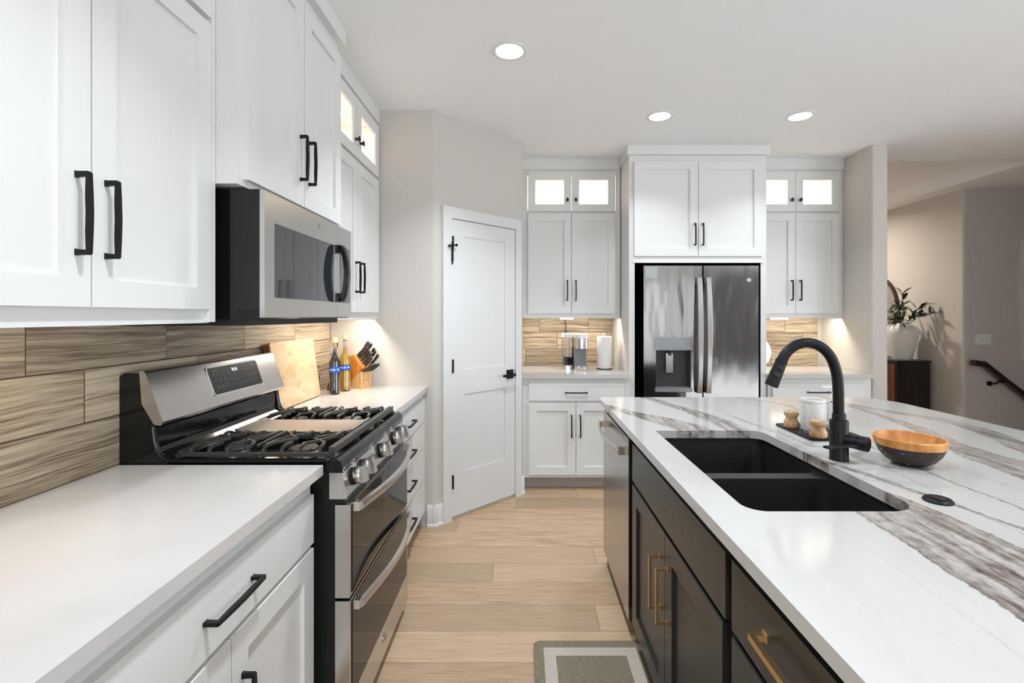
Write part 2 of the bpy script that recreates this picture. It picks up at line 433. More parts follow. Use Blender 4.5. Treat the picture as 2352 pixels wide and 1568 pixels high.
# ---- wall tile
def tile(name, axis, u0, du):
    m = NT(name); x, y, z = m.pos(); u = {'x': x, 'y': y}[axis]
    rh = 0.1535
    rz = m.math('DIVIDE', m.math('SUBTRACT', z, 0.914), rh); row = m.math('FLOOR', rz)
    uu = m.math('DIVIDE', m.math('ADD', m.math('SUBTRACT', u, u0), m.math('MULTIPLY', row, 0.162)), du); colm = m.math('FLOOR', uu)
    fz = m.math('FRACT', rz); fu = m.math('FRACT', uu)
    ez = m.math('MULTIPLY', m.math('MINIMUM', fz, m.math('SUBTRACT', 1.0, fz)), rh)
    eu = m.math('MULTIPLY', m.math('MINIMUM', fu, m.math('SUBTRACT', 1.0, fu)), du)
    edge = m.math('MINIMUM', ez, eu)
    grout = m.math('LESS_THAN', edge, 0.0014)
    rnd = m.white(m.comb(row, colm, 3.7)); rnd2 = m.white(m.comb(colm, row, 9.1))
    off = m.math('MULTIPLY', rnd, 40.0)
    zz = m.math('ADD', z, m.math('MULTIPLY', m.noise(m.comb(m.math('MULTIPLY', u, 3.0), off, m.math('MULTIPLY', z, 4.0)), 1.0, 2), 0.035))
    fine = m.noise(m.comb(m.math('MULTIPLY', u, 5.0), off, m.math('MULTIPLY', zz, 240.0)), 1.0, 6, 0.65)
    broad = m.noise(m.comb(m.math('MULTIPLY', u, 2.2), off, m.math('MULTIPLY', zz, 62.0)), 1.0, 4, 0.55)
    t = m.math('ADD', m.math('MULTIPLY', fine, 0.55), m.math('MULTIPLY', broad, 0.45))
    t = m.math('ADD', t, m.math('MULTIPLY', m.math('SUBTRACT', rnd2, 0.5), 0.10))
    c = m.ramp(t, [(0.36, lin(84, 68, 52)), (0.44, lin(128, 111, 90)), (0.50, lin(168, 151, 126)), (0.60, lin(198, 184, 160))])
    c = m.mix(m.math('MULTIPLY', m.math('SUBTRACT', 1.0, rnd2), 0.35), c, lin(118, 108, 98))
    m.col(m.mix(grout, c, lin(112, 92, 70))); m.rough(0.42)
    wv = m.noise(m.comb(m.math('MULTIPLY', u, 4.5), off, m.math('MULTIPLY', zz, 62.0)), 1.0, 1.5, 0.4)
    amp = m.mrange(rnd, 0.25, 0.95, 0.25, 1.0, 'LINEAR')
    h = m.math('ADD', m.math('MULTIPLY', m.math('MULTIPLY', wv, amp), 1.0), m.math('MULTIPLY', fine, 0.10))
    h = m.math('SUBTRACT', h, m.math('MULTIPLY', m.mrange(edge, 0.0, 0.0022, 1.0, 0.0), 0.5))
    m.bump(h, 1.0, 0.0095)
    return m.m
M['tileL'] = tile('linear_stone_tile', 'y', 1.528, 0.475)
M['tileB'] = tile('linear_stone_tile_rear', 'x', 0.48, 0.45)
# ---- oak floor, planks along X
m = NT('light_oak_planks'); x, y, z = m.pos()
ry = m.math('DIVIDE', m.math('SUBTRACT', y, 0.187), 0.19); row = m.math('FLOOR', ry); fy = m.math('FRACT', ry)
r0 = m.white(m.comb(row, 1.3, 0.4))
ux = m.math('ADD', m.math('DIVIDE', x, 1.5), m.math('MULTIPLY', r0, 7.0)); cx = m.math('FLOOR', ux); fx = m.math('FRACT', ux)
r1 = m.white(m.comb(row, cx, 2.2)); r2 = m.white(m.comb(cx, row, 5.5))
ed = m.math('MINIMUM', m.math('MULTIPLY', m.math('MINIMUM', fy, m.math('SUBTRACT', 1.0, fy)), 0.19), m.math('MULTIPLY', m.math('MINIMUM', fx, m.math('SUBTRACT', 1.0, fx)), 1.5))
off = m.math('MULTIPLY', r1, 30.0)
warp = m.noise(m.comb(m.math('MULTIPLY', x, 1.6), m.math('MULTIPLY', y, 9.0), off), 1.0, 3)
yy = m.math('ADD', y, m.math('MULTIPLY', warp, 0.05))
grain = m.noise(m.comb(m.math('MULTIPLY', x, 5.0), m.math('MULTIPLY', yy, 150.0), off), 1.0, 6, 0.6)
bands = m.math('SINE', m.math('MULTIPLY', yy, 520.0))
t = m.math('ADD', m.math('MULTIPLY', grain, 0.8), m.math('MULTIPLY', bands, 0.035))
c = m.ramp(t, [(0.26, lin(140, 108, 80)), (0.42, lin(190, 160, 128)), (0.56, lin(208, 180, 148))])
c = m.mix(m.math('MULTIPLY', r1, 0.75), c, lin(140, 118, 96))
c = m.mix(m.math('MULTIPLY', r2, 0.30), c, lin(218, 190, 156))
kn = m.noise(m.comb(m.math('MULTIPLY', x, 5.5), m.math('MULTIPLY', y, 12.0), off), 1.0, 1)
c = m.mix(m.mrange(kn, 0.76, 0.84, 0.0, 0.6), c, lin(96, 74, 56))
m.col(m.mix(m.mrange(ed, 0.0006, 0.0022, 0.75, 0.0), c, lin(112, 90, 70))); m.rough(m.mrange(grain, 0.3, 0.7, 0.34, 0.46))
m.bump(m.math('SUBTRACT', m.math('MULTIPLY', grain, 0.12), m.mrange(ed, 0.0, 0.002, 1.0, 0.0)), 0.5, 0.002)
M['floor'] = m.m
# ---- white quartz
m = NT('white_quartz'); x, y, z = m.pos(); v = m.comb(x, y, z)
n1 = m.noise(v, 2.2, 5, 0.55, 0.6); sp = m.noise(v, 420, 2)
c = m.ramp(n1, [(0.30, (0.54, 0.515, 0.495)), (0.50, (0.575, 0.555, 0.54)), (0.70, (0.60, 0.585, 0.57))])
m.col(m.mix(m.mrange(sp, 0.70, 0.76, 0.0, 0.25), c, (0.45, 0.42, 0.40))); m.rough(0.13); M['quartz'] = m.m
# ---- island marble; veins run roughly along Y
m = NT('veined_marble_quartz'); x, y, z = m.pos(); v = m.comb(x, y, 0.0)
w1 = m.math('SUBTRACT', m.noise(v, 9, 4, 0.6), 0.5); w2 = m.math('SUBTRACT', m.noise(v, 55, 4, 0.6), 0.5); w3 = m.math('SUBTRACT', m.noise(v, 2.0, 2), 0.5)
xw = m.math('ADD', x, m.math('ADD', m.math('MULTIPLY', w1, 0.030), m.math('MULTIPLY', w2, 0.022)))
xs = m.math('ADD', x, m.math('ADD', m.math('MULTIPLY', w1, 0.05), m.math('MULTIPLY', w3, 0.05)))
yn = m.math('DIVIDE', m.math('ADD', y, 0.4), 3.4)          # y -0.4..3.0 -> 0..1
def fcurve(val, pts, scale):
    f = m.node('ShaderNodeFloatCurve'); cv = f.mapping.curves[0]
    pts = sorted(((p[0] + 0.4) / 3.4, p[1] / scale) for p in pts)
    while len(cv.points) < len(pts): cv.points.new(0.5, 0.5)
    for q, (a, b) in zip(cv.points, pts): q.location = (a, b); q.handle_type = 'AUTO'
    f.mapping.update(); m.link(val, f.inputs['Value'])
    return m.math('MULTIPLY', f.outputs[0], scale)
# (y, centre x, half width)
VE = [
    ([(-0.4, 0.80, 0.10), (0.3, 0.86, 0.115), (0.8, 0.875, 0.115), (1.1, 0.88, 0.10), (1.35, 0.85, 0.08), (1.9, 0.70, 0.075), (2.05, 0.645, 0.075), (2.2, 0.56, 0.055), (2.34, 0.475, 0.035), (2.6, 0.36, 0.02), (3.0, 0.2, 0.01)], 1.0),
    ([(-0.4, 1.28, 0.004), (0.9, 1.10, 0.005), (1.3, 1.02, 0.01), (1.6, 0.93, 0.02), (1.93, 0.865, 0.045), (2.15, 0.845, 0.05), (2.35, 0.80, 0.035), (2.5, 0.75, 0.03), (2.7, 0.69, 0.03), (3.0, 0.6, 0.02)], 0.95),
    ([(-0.4, 1.25, 0.02), (0.6, 1.32, 0.05), (1.1, 1.44, 0.08), (1.4, 1.50, 0.085), (1.65, 1.52, 0.055), (1.9, 1.60, 0.035), (2.15, 1.645, 0.022), (2.5, 1.68, 0.028), (2.7, 1.70, 0.02), (3.0, 1.7, 0.02)], 0.8),
    ([(-0.4, 1.50, 0.02), (0.9, 1.58, 0.04), (1.3, 1.66, 0.045), (1.6, 1.72, 0.045), (1.85, 1.82, 0.045), (2.08, 1.85, 0.04), (2.3, 1.76, 0.035), (2.5, 1.70, 0.02), (3.0, 1.6, 0.01)], 0.8),
    ([(-0.4, 1.10, 0.003), (0.8, 1.18, 0.0035), (1.14, 1.19, 0.004), (1.53, 1.2, 0.006), (1.9, 1.27, 0.003), (2.3, 1.34, 0.005), (2.45, 1.36, 0.012), (2.7, 1.20, 0.008), (3.0, 1.1, 0.01)], 0.8),
    ([(-0.4, 1.0, 0.002), (1.1, 1.06, 0.002), (1.5, 1.1, 0.003), (1.88, 1.0, 0.005), (2.1, 0.97, 0.012), (2.25, 0.95, 0.004), (2.56, 0.93, 0.003), (3.0, 0.9, 0.003)], 0.6),
    ([(-0.4, 1.42, 0.002), (1.5, 1.3, 0.002), (2.0, 1.26, 0.002), (2.28, 1.24, 0.0025), (2.56, 1.02, 0.0025), (3.0, 0.8, 0.002)], 0.7),
    ([(-0.4, 0.60, 0.002), (0.4, 0.66, 0.002), (0.8, 0.68, 0.0015), (1.1, 0.69, 0.001), (3.0, 0.8, 0.001)], 0.35),
    ([(-0.4, 1.8, 0.003), (1.0, 1.86, 0.003), (1.8, 1.95, 0.003), (2.2, 1.9, 0.003), (2.6, 1.8, 0.004), (3.0, 1.7, 0.004)], 0.4),
]
streak = m.noise(m.comb(m.math('MULTIPLY', xs, 42.0), m.math('MULTIPLY', y, 5.0), m.math('MULTIPLY', z, 40.0)), 1.0, 7, 0.65)
mott = m.noise(m.comb(x, y, z), 38, 5, 0.65)
cloud = m.noise(m.comb(m.math('MULTIPLY', xs, 3.0), m.math('MULTIPLY', y, 0.9), 4.0), 1.0, 4)
base = m.ramp(cloud, [(0.35, (0.47, 0.458, 0.442)), (0.6, (0.51, 0.499, 0.483))])
hair = m.math('ABSOLUTE', m.math('SUBTRACT', m.noise(m.comb(m.math('MULTIPLY', xs, 5.0), m.math('MULTIPLY', y, 1.1), 7.0), 1.0, 5, 0.6), 0.5))
base = m.mix(m.mrange(hair, 0.0, 0.012, 0.22, 0.0), base, (0.42, 0.40, 0.38))
veincol = m.ramp(m.math('ADD', m.math('MULTIPLY', streak, 0.72), m.math('MULTIPLY', mott, 0.28)), [(0.36, lin(78, 68, 62)), (0.45, lin(124, 115, 109)), (0.53, lin(156, 150, 145)), (0.64, lin(184, 180, 176))])
c = base
for pts, st in VE:
    cx_ = fcurve(yn, [(p[0], p[1]) for p in pts], 2.2)
    hw = fcurve(yn, [(p[0], p[2]) for p in pts], 0.15)
    src = xw
    d = m.math('SUBTRACT', hw, m.math('ABSOLUTE', m.math('SUBTRACT', src, cx_)))   # >0 inside
    big = max(p[2] for p in pts) > 0.02
    c = m.mix(m.mrange(d, -0.0015, 0.003, 0.0, st), c, veincol if big else lin(128, 118, 110))
    if big:
        rim = m.math('ABSOLUTE', m.math('ADD', d, -0.002))
        patch = m.mrange(m.noise(v, 6, 3), 0.44, 0.60)
        c = m.mix(m.math('MULTIPLY', m.mrange(rim, 0.0, 0.005, 0.80, 0.0), m.math('ADD', m.math('MULTIPLY', patch, 0.65), 0.35)), c, lin(84, 74, 68))
m.col(c); m.rough(0.12); M['marble'] = m.m
# ---- cutting board end grain
m = NT('end_grain_board'); x, y, z = m.pos()
rz = m.math('DIVIDE', z, 0.022); row = m.math('FLOOR', rz); r0 = m.white(m.comb(row, 4.0, 1.0))
uu = m.math('ADD', m.math('DIVIDE', y, 0.052), m.math('MULTIPLY', r0, 5.0)); cc = m.math('FLOOR', uu)
r1 = m.white(m.comb(row, cc, 1.0)); n = m.noise(m.comb(x, y, z), 90, 4)
c = m.ramp(m.math('ADD', m.math('MULTIPLY', r1, 0.75), m.math('MULTIPLY', n, 0.25)), [(0.1, lin(218, 192, 158)), (0.7, lin(212, 182, 146)), (0.95, lin(196, 158, 118))])
m.col(c); m.rough(0.5); m.bump(n, 0.05, 0.004); M['board'] = m.m
# ---- wood generic
def wood(name, a, b, sc=(4, 4, 60), rough=0.4):
    m = NT(name); x, y, z = m.objpos()
    v = m.comb(m.math('MULTIPLY', x, sc[0]), m.math('MULTIPLY', y, sc[1]), m.math('MULTIPLY', z, sc[2]))
    n = m.noise(v, 1.0, 5, 0.6, 0.4); m.col(m.ramp(n, [(0.35, a), (0.65, b)])); m.rough(rough); m.bump(n, 0.08, 0.003)
    return m.m
M['blockwood'] = wood('orange_oak_block', lin(176, 104, 34), lin(222, 146, 62), (60, 60, 10))
M['blocklight'] = wood('pale_block_front', lin(190, 146, 92), lin(222, 184, 130), (120, 120, 8))
M['boardside'] = wood('walnut_edge', lin(112, 66, 34), lin(150, 92, 50), (20, 20, 20))
M['bowlwood'] = wood('acacia_bowl_inside', lin(176, 110, 52), lin(220, 160, 92), (30, 30, 10))
M['bambooknob'] = wood('pale_brush_wood', lin(176, 138, 96), lin(212, 178, 136), (40, 40, 40))
M['railwood'] = wood('dark_rail_wood', lin(36, 22, 18), lin(62, 38, 30), (10, 30, 30), 0.3)
M['console'] = wood('espresso_console', lin(22, 17, 16), lin(46, 34, 30), (30, 30, 4), 0.35)
M['consoleside'] = wood('walnut_console_end', lin(70, 38, 22), lin(120, 70, 44), (30, 30, 4), 0.35)
m = NT('worn_dark_bowl_paint'); x, y, z = m.objpos(); n = m.noise(m.comb(x, y, m.math('MULTIPLY', z, 1.6)), 42, 4, 0.6)
m.col(m.mix(m.mrange(n, 0.655, 0.675), (0.022, 0.012, 0.011), lin(214, 176, 150))); m.rough(0.38); M['bowldark'] = m.m
# ---- rug
m = NT('woven_mat'); x, y, z = m.pos()
X0, X1, Y0, Y1 = 0.045, 0.505, 0.75, 2.005
ex = m.math('MINIMUM', m.math('SUBTRACT', x, X0), m.math('SUBTRACT', X1, x)); ey = m.math('MINIMUM', m.math('SUBTRACT', y, Y0), m.math('SUBTRACT', Y1, y))
e = m.math('MINIMUM', ex, ey)
inb = m.math('MULTIPLY', m.math('GREATER_THAN', e, 0.042), m.math('LESS_THAN', e, 0.088))
sx_ = m.math('SINE', m.math('MULTIPLY', x, 2 * PI / 0.0125)); sy_ = m.math('SINE', m.math('MULTIPLY', y, 2 * PI / 0.0125))
dots = m.math('GREATER_THAN', m.math('MULTIPLY', sx_, sy_), 0.30)
dots2 = m.math('LESS_THAN', m.math('MULTIPLY', sx_, sy_), -0.30)
dt = m.math('MAXIMUM', dots, dots2)
fib = m.noise(m.comb(m.math('MULTIPLY', x, 60.0), m.math('MULTIPLY', y, 320.0), 0.0), 1.0, 4)
g = m.ramp(fib, [(0.3, lin(92, 83, 66)), (0.7, lin(134, 123, 102))])
m.col(m.mix(inb, g, m.mix(dt, lin(222, 212, 198), lin(120, 110, 96)))); m.rough(0.8); m.bump(fib, 0.2, 0.002); M['rug'] = m.m
# ------------------------------------------------------------------ the room
def round_poly(pts, rs, n=6):
    out = []
    N = len(pts)
    for i in range(N):
        r = rs[i]
        p = Vector(pts[i]); a = (Vector(pts[i - 1]) - p).normalized(); c = (Vector(pts[(i + 1) % N]) - p).normalized()
        if r < 1e-6: out.append(tuple(p)); continue
        ang = a.angle(c) / 2; dd = r / math.tan(ang)
        p0 = p + a * dd; p2 = p + c * dd
        for k in range(n + 1):
            t = k / n
            q = p0 * (1 - t) ** 2 + p * 2 * t * (1 - t) + p2 * t * t
            out.append(tuple(q))
    return out
ZC = 2.715
XA, XB, XC = (1, 0, 0), (0, 1, 0), (0, 0, 1)
def struct(name, bm, mat, smooth=35): return obj(name, bm, mat, None, smooth=smooth, kind='structure')
bm = NB(); box(bm, -1.4, 7.6, -4.6, 8.1, -0.1, 0); struct('floor', bm, M['floor'])
bm = NB()
box(bm, -1.4, 7.6, -4.6, 4.16, ZC, 2.99); box(bm, -1.4, 2.86, 4.16, 4.6, ZC, 2.99)
box(bm, 4.45, 7.6, 4.16, 8.1, ZC, 2.99); box(bm, 2.86, 4.45, 4.16, 8.1, 2.865, 2.99)
struct('ceiling', bm, M['ceil'])
bm = NB(); box(bm, -1.4, -1.26, -4.6, 3.3, 0, ZC); struct('wall_left', bm, M['wall'])
bm = NB(); prism(bm, round_poly([(-1.4, 3.125), (-0.575, 3.125), (0, 3.705), (0, 4.5), (-1.4, 4.5)], [0, 0.05, 0.03, 0, 0]), XA, XB, XC, 0, ZC)
struct('wall_pantry', bm, M['wall'])
bm = NB(); box(bm, 0, 2.75, 4.40, 4.5, 0, ZC); struct('wall_back', bm, M['wall'])
bm = NB(); prism(bm, round_poly([(2.745, 3.76), (2.874, 3.76), (2.874, 8.1), (2.745, 8.1)], [0.022, 0.022, 0, 0]), XA, XB, XC, 0, 2.86)
struct('wall_wing', bm, M['wall'])
bm = NB(); prism(bm, round_poly([(4.67, 5.07), (7.6, 5.07), (7.6, 5.25), (4.8, 5.25), (4.8, 8.1), (4.67, 8.1)], [0.03, 0, 0, 0, 0, 0]), XA, XB, XC, 0, ZC)
struct('wall_stairwell', bm, M['wall'])
bm = NB(); box(bm, 2.8, 4.8, 7.9, 8.1, 0, 2.86); struct('wall_hallway', bm, M['wall'])
bm = NB(); box(bm, 4.5, 7.5, 2.6, 2.72, 0, ZC); struct('wall_light_block', bm, M['wall'])  # unseen partition added to keep room light off the stairwell
# unseen walls; window openings added to light the room and reflect in the steel
def wall_open(name, axis, c0, c1, a0, a1, opens):
    bm = NB()
    cuts = [a0]
    for (p, q) in opens: cuts += [p, q]
    cuts.append(a1)
    def bx(u0, u1, z0, z1):
        if axis == 'x': box(bm, u0, u1, c0, c1, z0, z1)
        else: box(bm, c0, c1, u0, u1, z0, z1)
    for i in range(0, len(cuts), 2): bx(cuts[i], cuts[i + 1], 0, ZC)
    for (p, q) in opens: bx(p, q, 0, 0.6); bx(p, q, 2.3, ZC)
    struct(name, bm, M['wall'])
wall_open('wall_front', 'x', -4.6, -4.5, -1.4, 7.6, [(-0.5, 1.7), (2.85, 3.55), (3.85, 4.3)])
wall_open('wall_right', 'y', 7.5, 7.6, -4.6, 5.2, [(-4.2, -1.6), (-1.2, 1.8)])
for k, (ax, a0, a1) in enumerate((('x', -0.5, 1.7), ('x', 2.85, 3.55), ('x', 3.85, 4.3), ('y', -4.2, -1.6), ('y', -1.2, 1.8))):
    bm = NB(); mid = (a0 + a1) / 2
    for (u0, u1, z0, z1) in ((a0, a0 + .05, .6, 2.3), (a1 - .05, a1, .6, 2.3), (a0, a1, .6, .65), (a0, a1, 2.25, 2.3), (mid - .03, mid + .03, .6, 2.3)):
        if ax == 'x': box(bm, u0, u1, -4.58, -4.52, z0, z1)
        else: box(bm, 7.52, 7.58, u0, u1, z0, z1)
    struct('window_%d' % (k + 1), bm, M['window_frame'])  # unseen window frames, added along with the openings
# backsplash tiling
bm = NB(); box(bm, -1.26, -1.249, -0.8, 3.124, 0.914, 1.362); struct('wall_left_tiling', bm, M['tileL'])
bm = NB(); box(bm, 0.0, 0.826, 4.39, 4.40, 0.914, 1.362); struct('wall_back_tiling', bm, M['tileB'])
bm = NB(); box(bm, 1.95, 2.705, 4.39, 4.40, 0.914, 1.362); struct('wall_back_tiling', bm, M['tileB'])
# baseboards
def base_prof(): return [(0, 0), (0.022, 0), (0.022, 0.012), (0.014, 0.02), (0.014, 0.125), (0.008, 0.137), (0, 0.137)]
def baseboard(name, p0, p1, n):
    p0, p1, n = Vector((*p0, 0)), Vector((*p1, 0)), Vector((*n, 0)).normalized()
    d = p1 - p0; L = d.length; d.normalize()
    bm = NB(); prism(bm, base_prof(), n, XC, d, 0, L, p0); struct(name, bm, M['trim'])
S2 = math.sqrt(0.5)
baseboard('baseboard_pantry', (-0.62, 3.125), (-0.552, 3.125), (0, -1))
def dg(t, off=0.0):       # point on the diagonal wall, t metres from its left corner, off outwards
    return (-0.575 + 0.7041 * t + 0.7101 * off, 3.125 + 0.7101 * t - 0.7041 * off)
baseboard('baseboard_diagonal', dg(-0.012), dg(0.058), (0.7101, -0.7041))
baseboard('baseboard_diagonal_end', dg(0.778), dg(0.826), (0.7101, -0.7041))
baseboard('baseboard_wing', (2.76, 3.76), (2.86, 3.76), (0, -1))
baseboard('baseboard_stairwell', (4.67, 5.07), (4.67, 7.8), (-1, 0))
# ------------------------------------------------------------------ pantry door in the diagonal wall
ang = math.atan2(0.7101, 0.7041)
d1 = thing('door_1', 'white two-panel pantry door with black lever in the angled wall', None, (*dg(0.0), 0.0), rot=ang, kind='structure')
SL0, SL1 = 0.131, 0.723       # slab
bm = NB()
# stiles, rails and two sunk panels
F_ = -0.012
box(bm, SL0, SL1, F_ + 0.006, -0.001, 0.024, 2.02)
for (a, c, e, f) in ((SL0, 0.2346, 0.024, 2.02), (0.5835 + .035, SL1, 0.024, 2.02), (0.2346, 0.6185, 0.024, 0.31), (0.2346, 0.6185, 0.836, 1.005), (0.2346, 0.6185, 1.915, 2.02)):
    box(bm, a, c, F_, F_ + 0.0062, e, f)
obj('door_panel', bm, M['trim'], d1, smooth=0)
for z in (0.26, 1.035, 1.86):
    bm = NB(); box(bm, SL0 - 0.005, SL0 + 0.006, -0.030, F_ + 0.006, z - 0.045, z + 0.045, 0.001); obj('hinge', bm, M['black'], d1)
bm = NB()
hx = 0.690
lx = 0.668
box(bm, lx - 0.033, lx + 0.033, F_ - 0.008, F_, 0.935 - 0.033, 0.935 + 0.033, 0.0015)
cyl(bm, (lx, F_ - 0.006, 0.935), (lx, F_ - 0.045, 0.935), 0.011)
box(bm, lx - 0.108, lx + 0.012, F_ - 0.058, F_ - 0.044, 0.924, 0.942, 0.002)
obj('lever_handle', bm, M['black'], d1)
bm = NB(); box(bm, SL1 - 0.003, SL1 + 0.002, F_ - 0.001, F_ + 0.01, 0.90, 0.965); obj('latch_plate', bm, M['black'], d1)
# casing
bm = NB()
for (a, c, e, f) in ((0.0566, SL0 - 0.003, 0, 2.10), (SL1 + 0.003, 0.785, 0, 2.10), (SL0 - 0.003, SL1 + 0.003, 2.026, 2.10)):
    box(bm, a, c, -0.022, 0.0, e, f, 0.002)
tr = obj('trim_1', bm, M['trim'], None, kind='structure'); tr.location = (*dg(0.0), 0.0); tr.rotation_euler = (0, 0, ang)
# black door stop hooked over the upper hinge
t = thing('hinge_door_stop', 'small black cross-shaped door stop on the upper pantry door hinge', 'door stop', (*dg(0.125), 1.80), rot=ang)
bm = NB(); cyl(bm, (0, -0.03, -0.065), (0, -0.03, 0.06), 0.007, seg=12); cyl(bm, (0, -0.03, -0.085), (0, -0.03, -0.065), 0.004, seg=12); cyl(bm, (0, -0.03, 0.06), (0, -0.03, 0.068), 0.004, seg=12); obj('pin', bm, M['black'], t)
bm = NB(); cyl(bm, (-0.028, -0.036, 0.035), (0.024, -0.04, 0.045), 0.005, seg=12); cyl(bm, (-0.034, -0.036, 0.034), (-0.026, -0.036, 0.036), 0.009, seg=12); cyl(bm, (0.022, -0.04, 0.044), (0.03, -0.04, 0.046), 0.009, seg=12); obj('bumper_arm', bm, M['black'], t)
# ------------------------------------------------------------------ ceiling lamps
def can(x, y, z, label, power=CAN_POWER, group=None):
    t = thing('ceiling_light', label, 'ceiling light', (x, y, z), group=group)
    bm = NB(); lathe(bm, (x, y, z), [(0.068, 0), (0.068, -0.001), (0.072, -0.004), (0.088, -0.003), (0.089, 0)], 40); obj('trim_ring', bm, M['plastic'], t)
    bm = NB(); lathe(bm, (x, y, z - 0.002), [(0, -0.001), (0.070, -0.001), (0.070, 0.0), (0, 0)], 40); obj('lens', bm, M['lamp'], t)
    l = bpy.data.lights.new('ceiling_lamp', 'AREA'); l.shape = 'DISK'; l.size = 0.13; l.energy = power; l.color = CAN_COLOR; l.spread = 1.95
    o = bpy.data.objects.new('ceiling_lamp', l); COL.objects.link(o); o.parent = t; o.location = (0, 0, -0.008)
    return t
can(-0.066, 2.43, ZC, 'round recessed ceiling light nearest the camera, above the aisle')
can(0.925, 3.225, ZC, 'round recessed ceiling light in front of the fridge cabinet, left of two', power=11.5)
can(1.87, 3.225, ZC, 'round recessed ceiling light right of the fridge cabinet, rightmost of the three', power=11.5)
for (x, y) in ((-0.066, 0.7), (-0.066, -1.3), (1.87, 0.6), (1.87, -1.4), (4.3, -1.4)):  # extra unseen lamps added to light the room
    can(x, y, ZC, 'unseen round ceiling light added behind the camera to light the room', group='added ceiling lights behind the camera')
hl_ = can(3.62, 6.35, 2.865, 'recessed hallway ceiling light behind the wing wall', power=75)
[c.data for c in hl_.children if c.type == 'LIGHT'][0].spread = 2.75; [c.data for c in hl_.children if c.type == 'LIGHT'][0].color = (1.0, 0.90, 0.78)
# ------------------------------------------------------------------ cabinets
def lamp_in(name, loc, power, parent, size=0.05, color=PUCK_COLOR, sy=None, rot=(0, 0, 0)):
    l = bpy.data.lights.new(name, 'AREA'); l.shape = 'RECTANGLE'; l.size = size; l.size_y = sy or size
    l.energy = power; l.color = color
    o = bpy.data.objects.new(name, l); COL.objects.link(o)
    o.parent = parent; o.location = Vector(loc) - FR[parent.name]; o.rotation_euler = rot
    return o
HL = 0.176
def upper(frame, x0, x1, yf, yb, doors, label, frieze=0.012, fx=None, paneblk=None, power=6.0, lamps=None):
    t = thing('upper_cabinet', label, 'cabinet', ((x0 + x1) / 2, yb, 1.355), frame)
    cf = yf + 0.020
    bm = NB(); box(bm, x0, x1, cf, yb, 1.387, 2.252, 0.001); box(bm, x0, x1, cf, cf + 0.018, 1.352, 1.387, 0.0008)
    box(bm, x0, x0 + 0.014, cf + 0.018, yb, 1.352, 1.387); box(bm, x1 - 0.014, x1, cf + 0.018, yb, 1.352, 1.387)
    obj('carcass', bm, M['cab'], t)
    bm = NB(); plate_hole(bm, x0, x1, 2.252, ZC, x0 + 0.04, x1 - 0.04, 2.275, 2.575, cf, cf + 0.018)
    box(bm, x0, x0 + 0.016, cf + 0.018, yb, 2.252, ZC - 0.001); box(bm, x1 - 0.016, x1, cf + 0.018, yb, 2.252, ZC - 0.001)
    obj('face_frame', bm, M['cab'], t, smooth=0)
    bm = NB(); box(bm, x0 + 0.016, x1 - 0.016, yb - 0.012, yb, 2.252, ZC - 0.001); box(bm, x0 + 0.016, x1 - 0.016, cf + 0.018, yb - 0.012, 2.60, 2.612)
    box(bm, x0 + 0.016, x1 - 0.016, cf + 0.018, yb - 0.012, 2.2521, 2.258)
    obj('lit_interior', bm, M['inside'], t, smooth=0)
    bm = NB(); a0, a1 = fx or (x0, x1); box(bm, a0, a1, yf + 0.004, cf, 2.622, ZC - 0.0005, 0.002); obj('frieze_board', bm, M['cab'], t)
    mid = (doors[0][1] + doors[1][0]) / 2
    for k, (a, c) in enumerate(doors):
        bm = NB(); shaker(bm, a, c, 1.393, 2.243, yf, st=0.062); d = obj('door', bm, M['cab'], t, smooth=0)
        hx = c - 0.034 if k == 0 else a + 0.034
        bm = NB(); pull(bm, (hx, 1.588), HL, True, y=yf); obj('handle', bm, M['black'], d)
        bm = NB(); plate_hole(bm, a, c, 2.262, 2.596, a + 0.062, c - 0.062, 2.322, 2.53, yf, cf - 0.001); g = obj('glass_door', bm, M['cab'], t, smooth=0)
        bm = NB(); box(bm, a + 0.060, c - 0.060, yf + 0.010, yf + 0.013, 2.320, 2.532); obj('pane', bm, M['glass'], g)
        bm = NB(); oval_knob(bm, (hx, 2.357), yf); obj('knob', bm, M['bronze'], g)
    for lx in (lamps or [mid - 0.2, mid + 0.2]):
        ym = (cf + yb) / 2 + 0.02
        bm = NB(); cyl(bm, (lx, ym, 2.594), (lx, ym, 2.600), 0.035); obj('puck_light', bm, M['puck'], t)
        lamp_in('cabinet_lamp', (lx, ym, 2.592), power, t, 0.06)
    return t
def under_light(frame, x, y, w, label, power, hang=None, cord=False):
    t = thing('under_cabinet_light', label, 'light', (x, y, 1.386), frame)
    bm = NB(); box(bm, x - w / 2, x + w / 2, y - 0.010, y + 0.010, 1.381, 1.3865, 0.001); obj('light_strip', bm, M['puck'], t)
    if hang:
        hx, hw = hang
        bm = NB(); box(bm, hx - hw / 2, hx + hw / 2, y + 0.014, y + 0.045, 1.340, 1.3865, 0.004); obj('light_bar', bm, M['puck'], t)
    if cord:
        hx = hang[0]
        bm = NB(); tube(bm, smooth_path([(hx + 0.008, y + 0.04, 1.366), (hx + 0.012, 4.375, 1.355), (hx + 0.004, 4.383, 1.32), (hx + 0.014, 4.384, 1.28), (hx + 0.010, 4.384, 1.25), (hx + 0.016, 4.384, 1.21)]), 0.003, 8); obj('cord', bm, M['bronze'], t)
    lamp_in('under_cabinet_lamp', (x, y, 1.379), power, t, w, sy=0.016)
    return t
# left run uppers (frame L: x = world Y, y = -world X)
upper('L', 0.60, 1.45, 0.93, 1.2485, [(0.612, 1.032), (1.035, 1.433)], 'tall white upper cabinet nearest the camera, left of the microwave', lamps=[0.8, 1.25], power=5)
bm = NB()
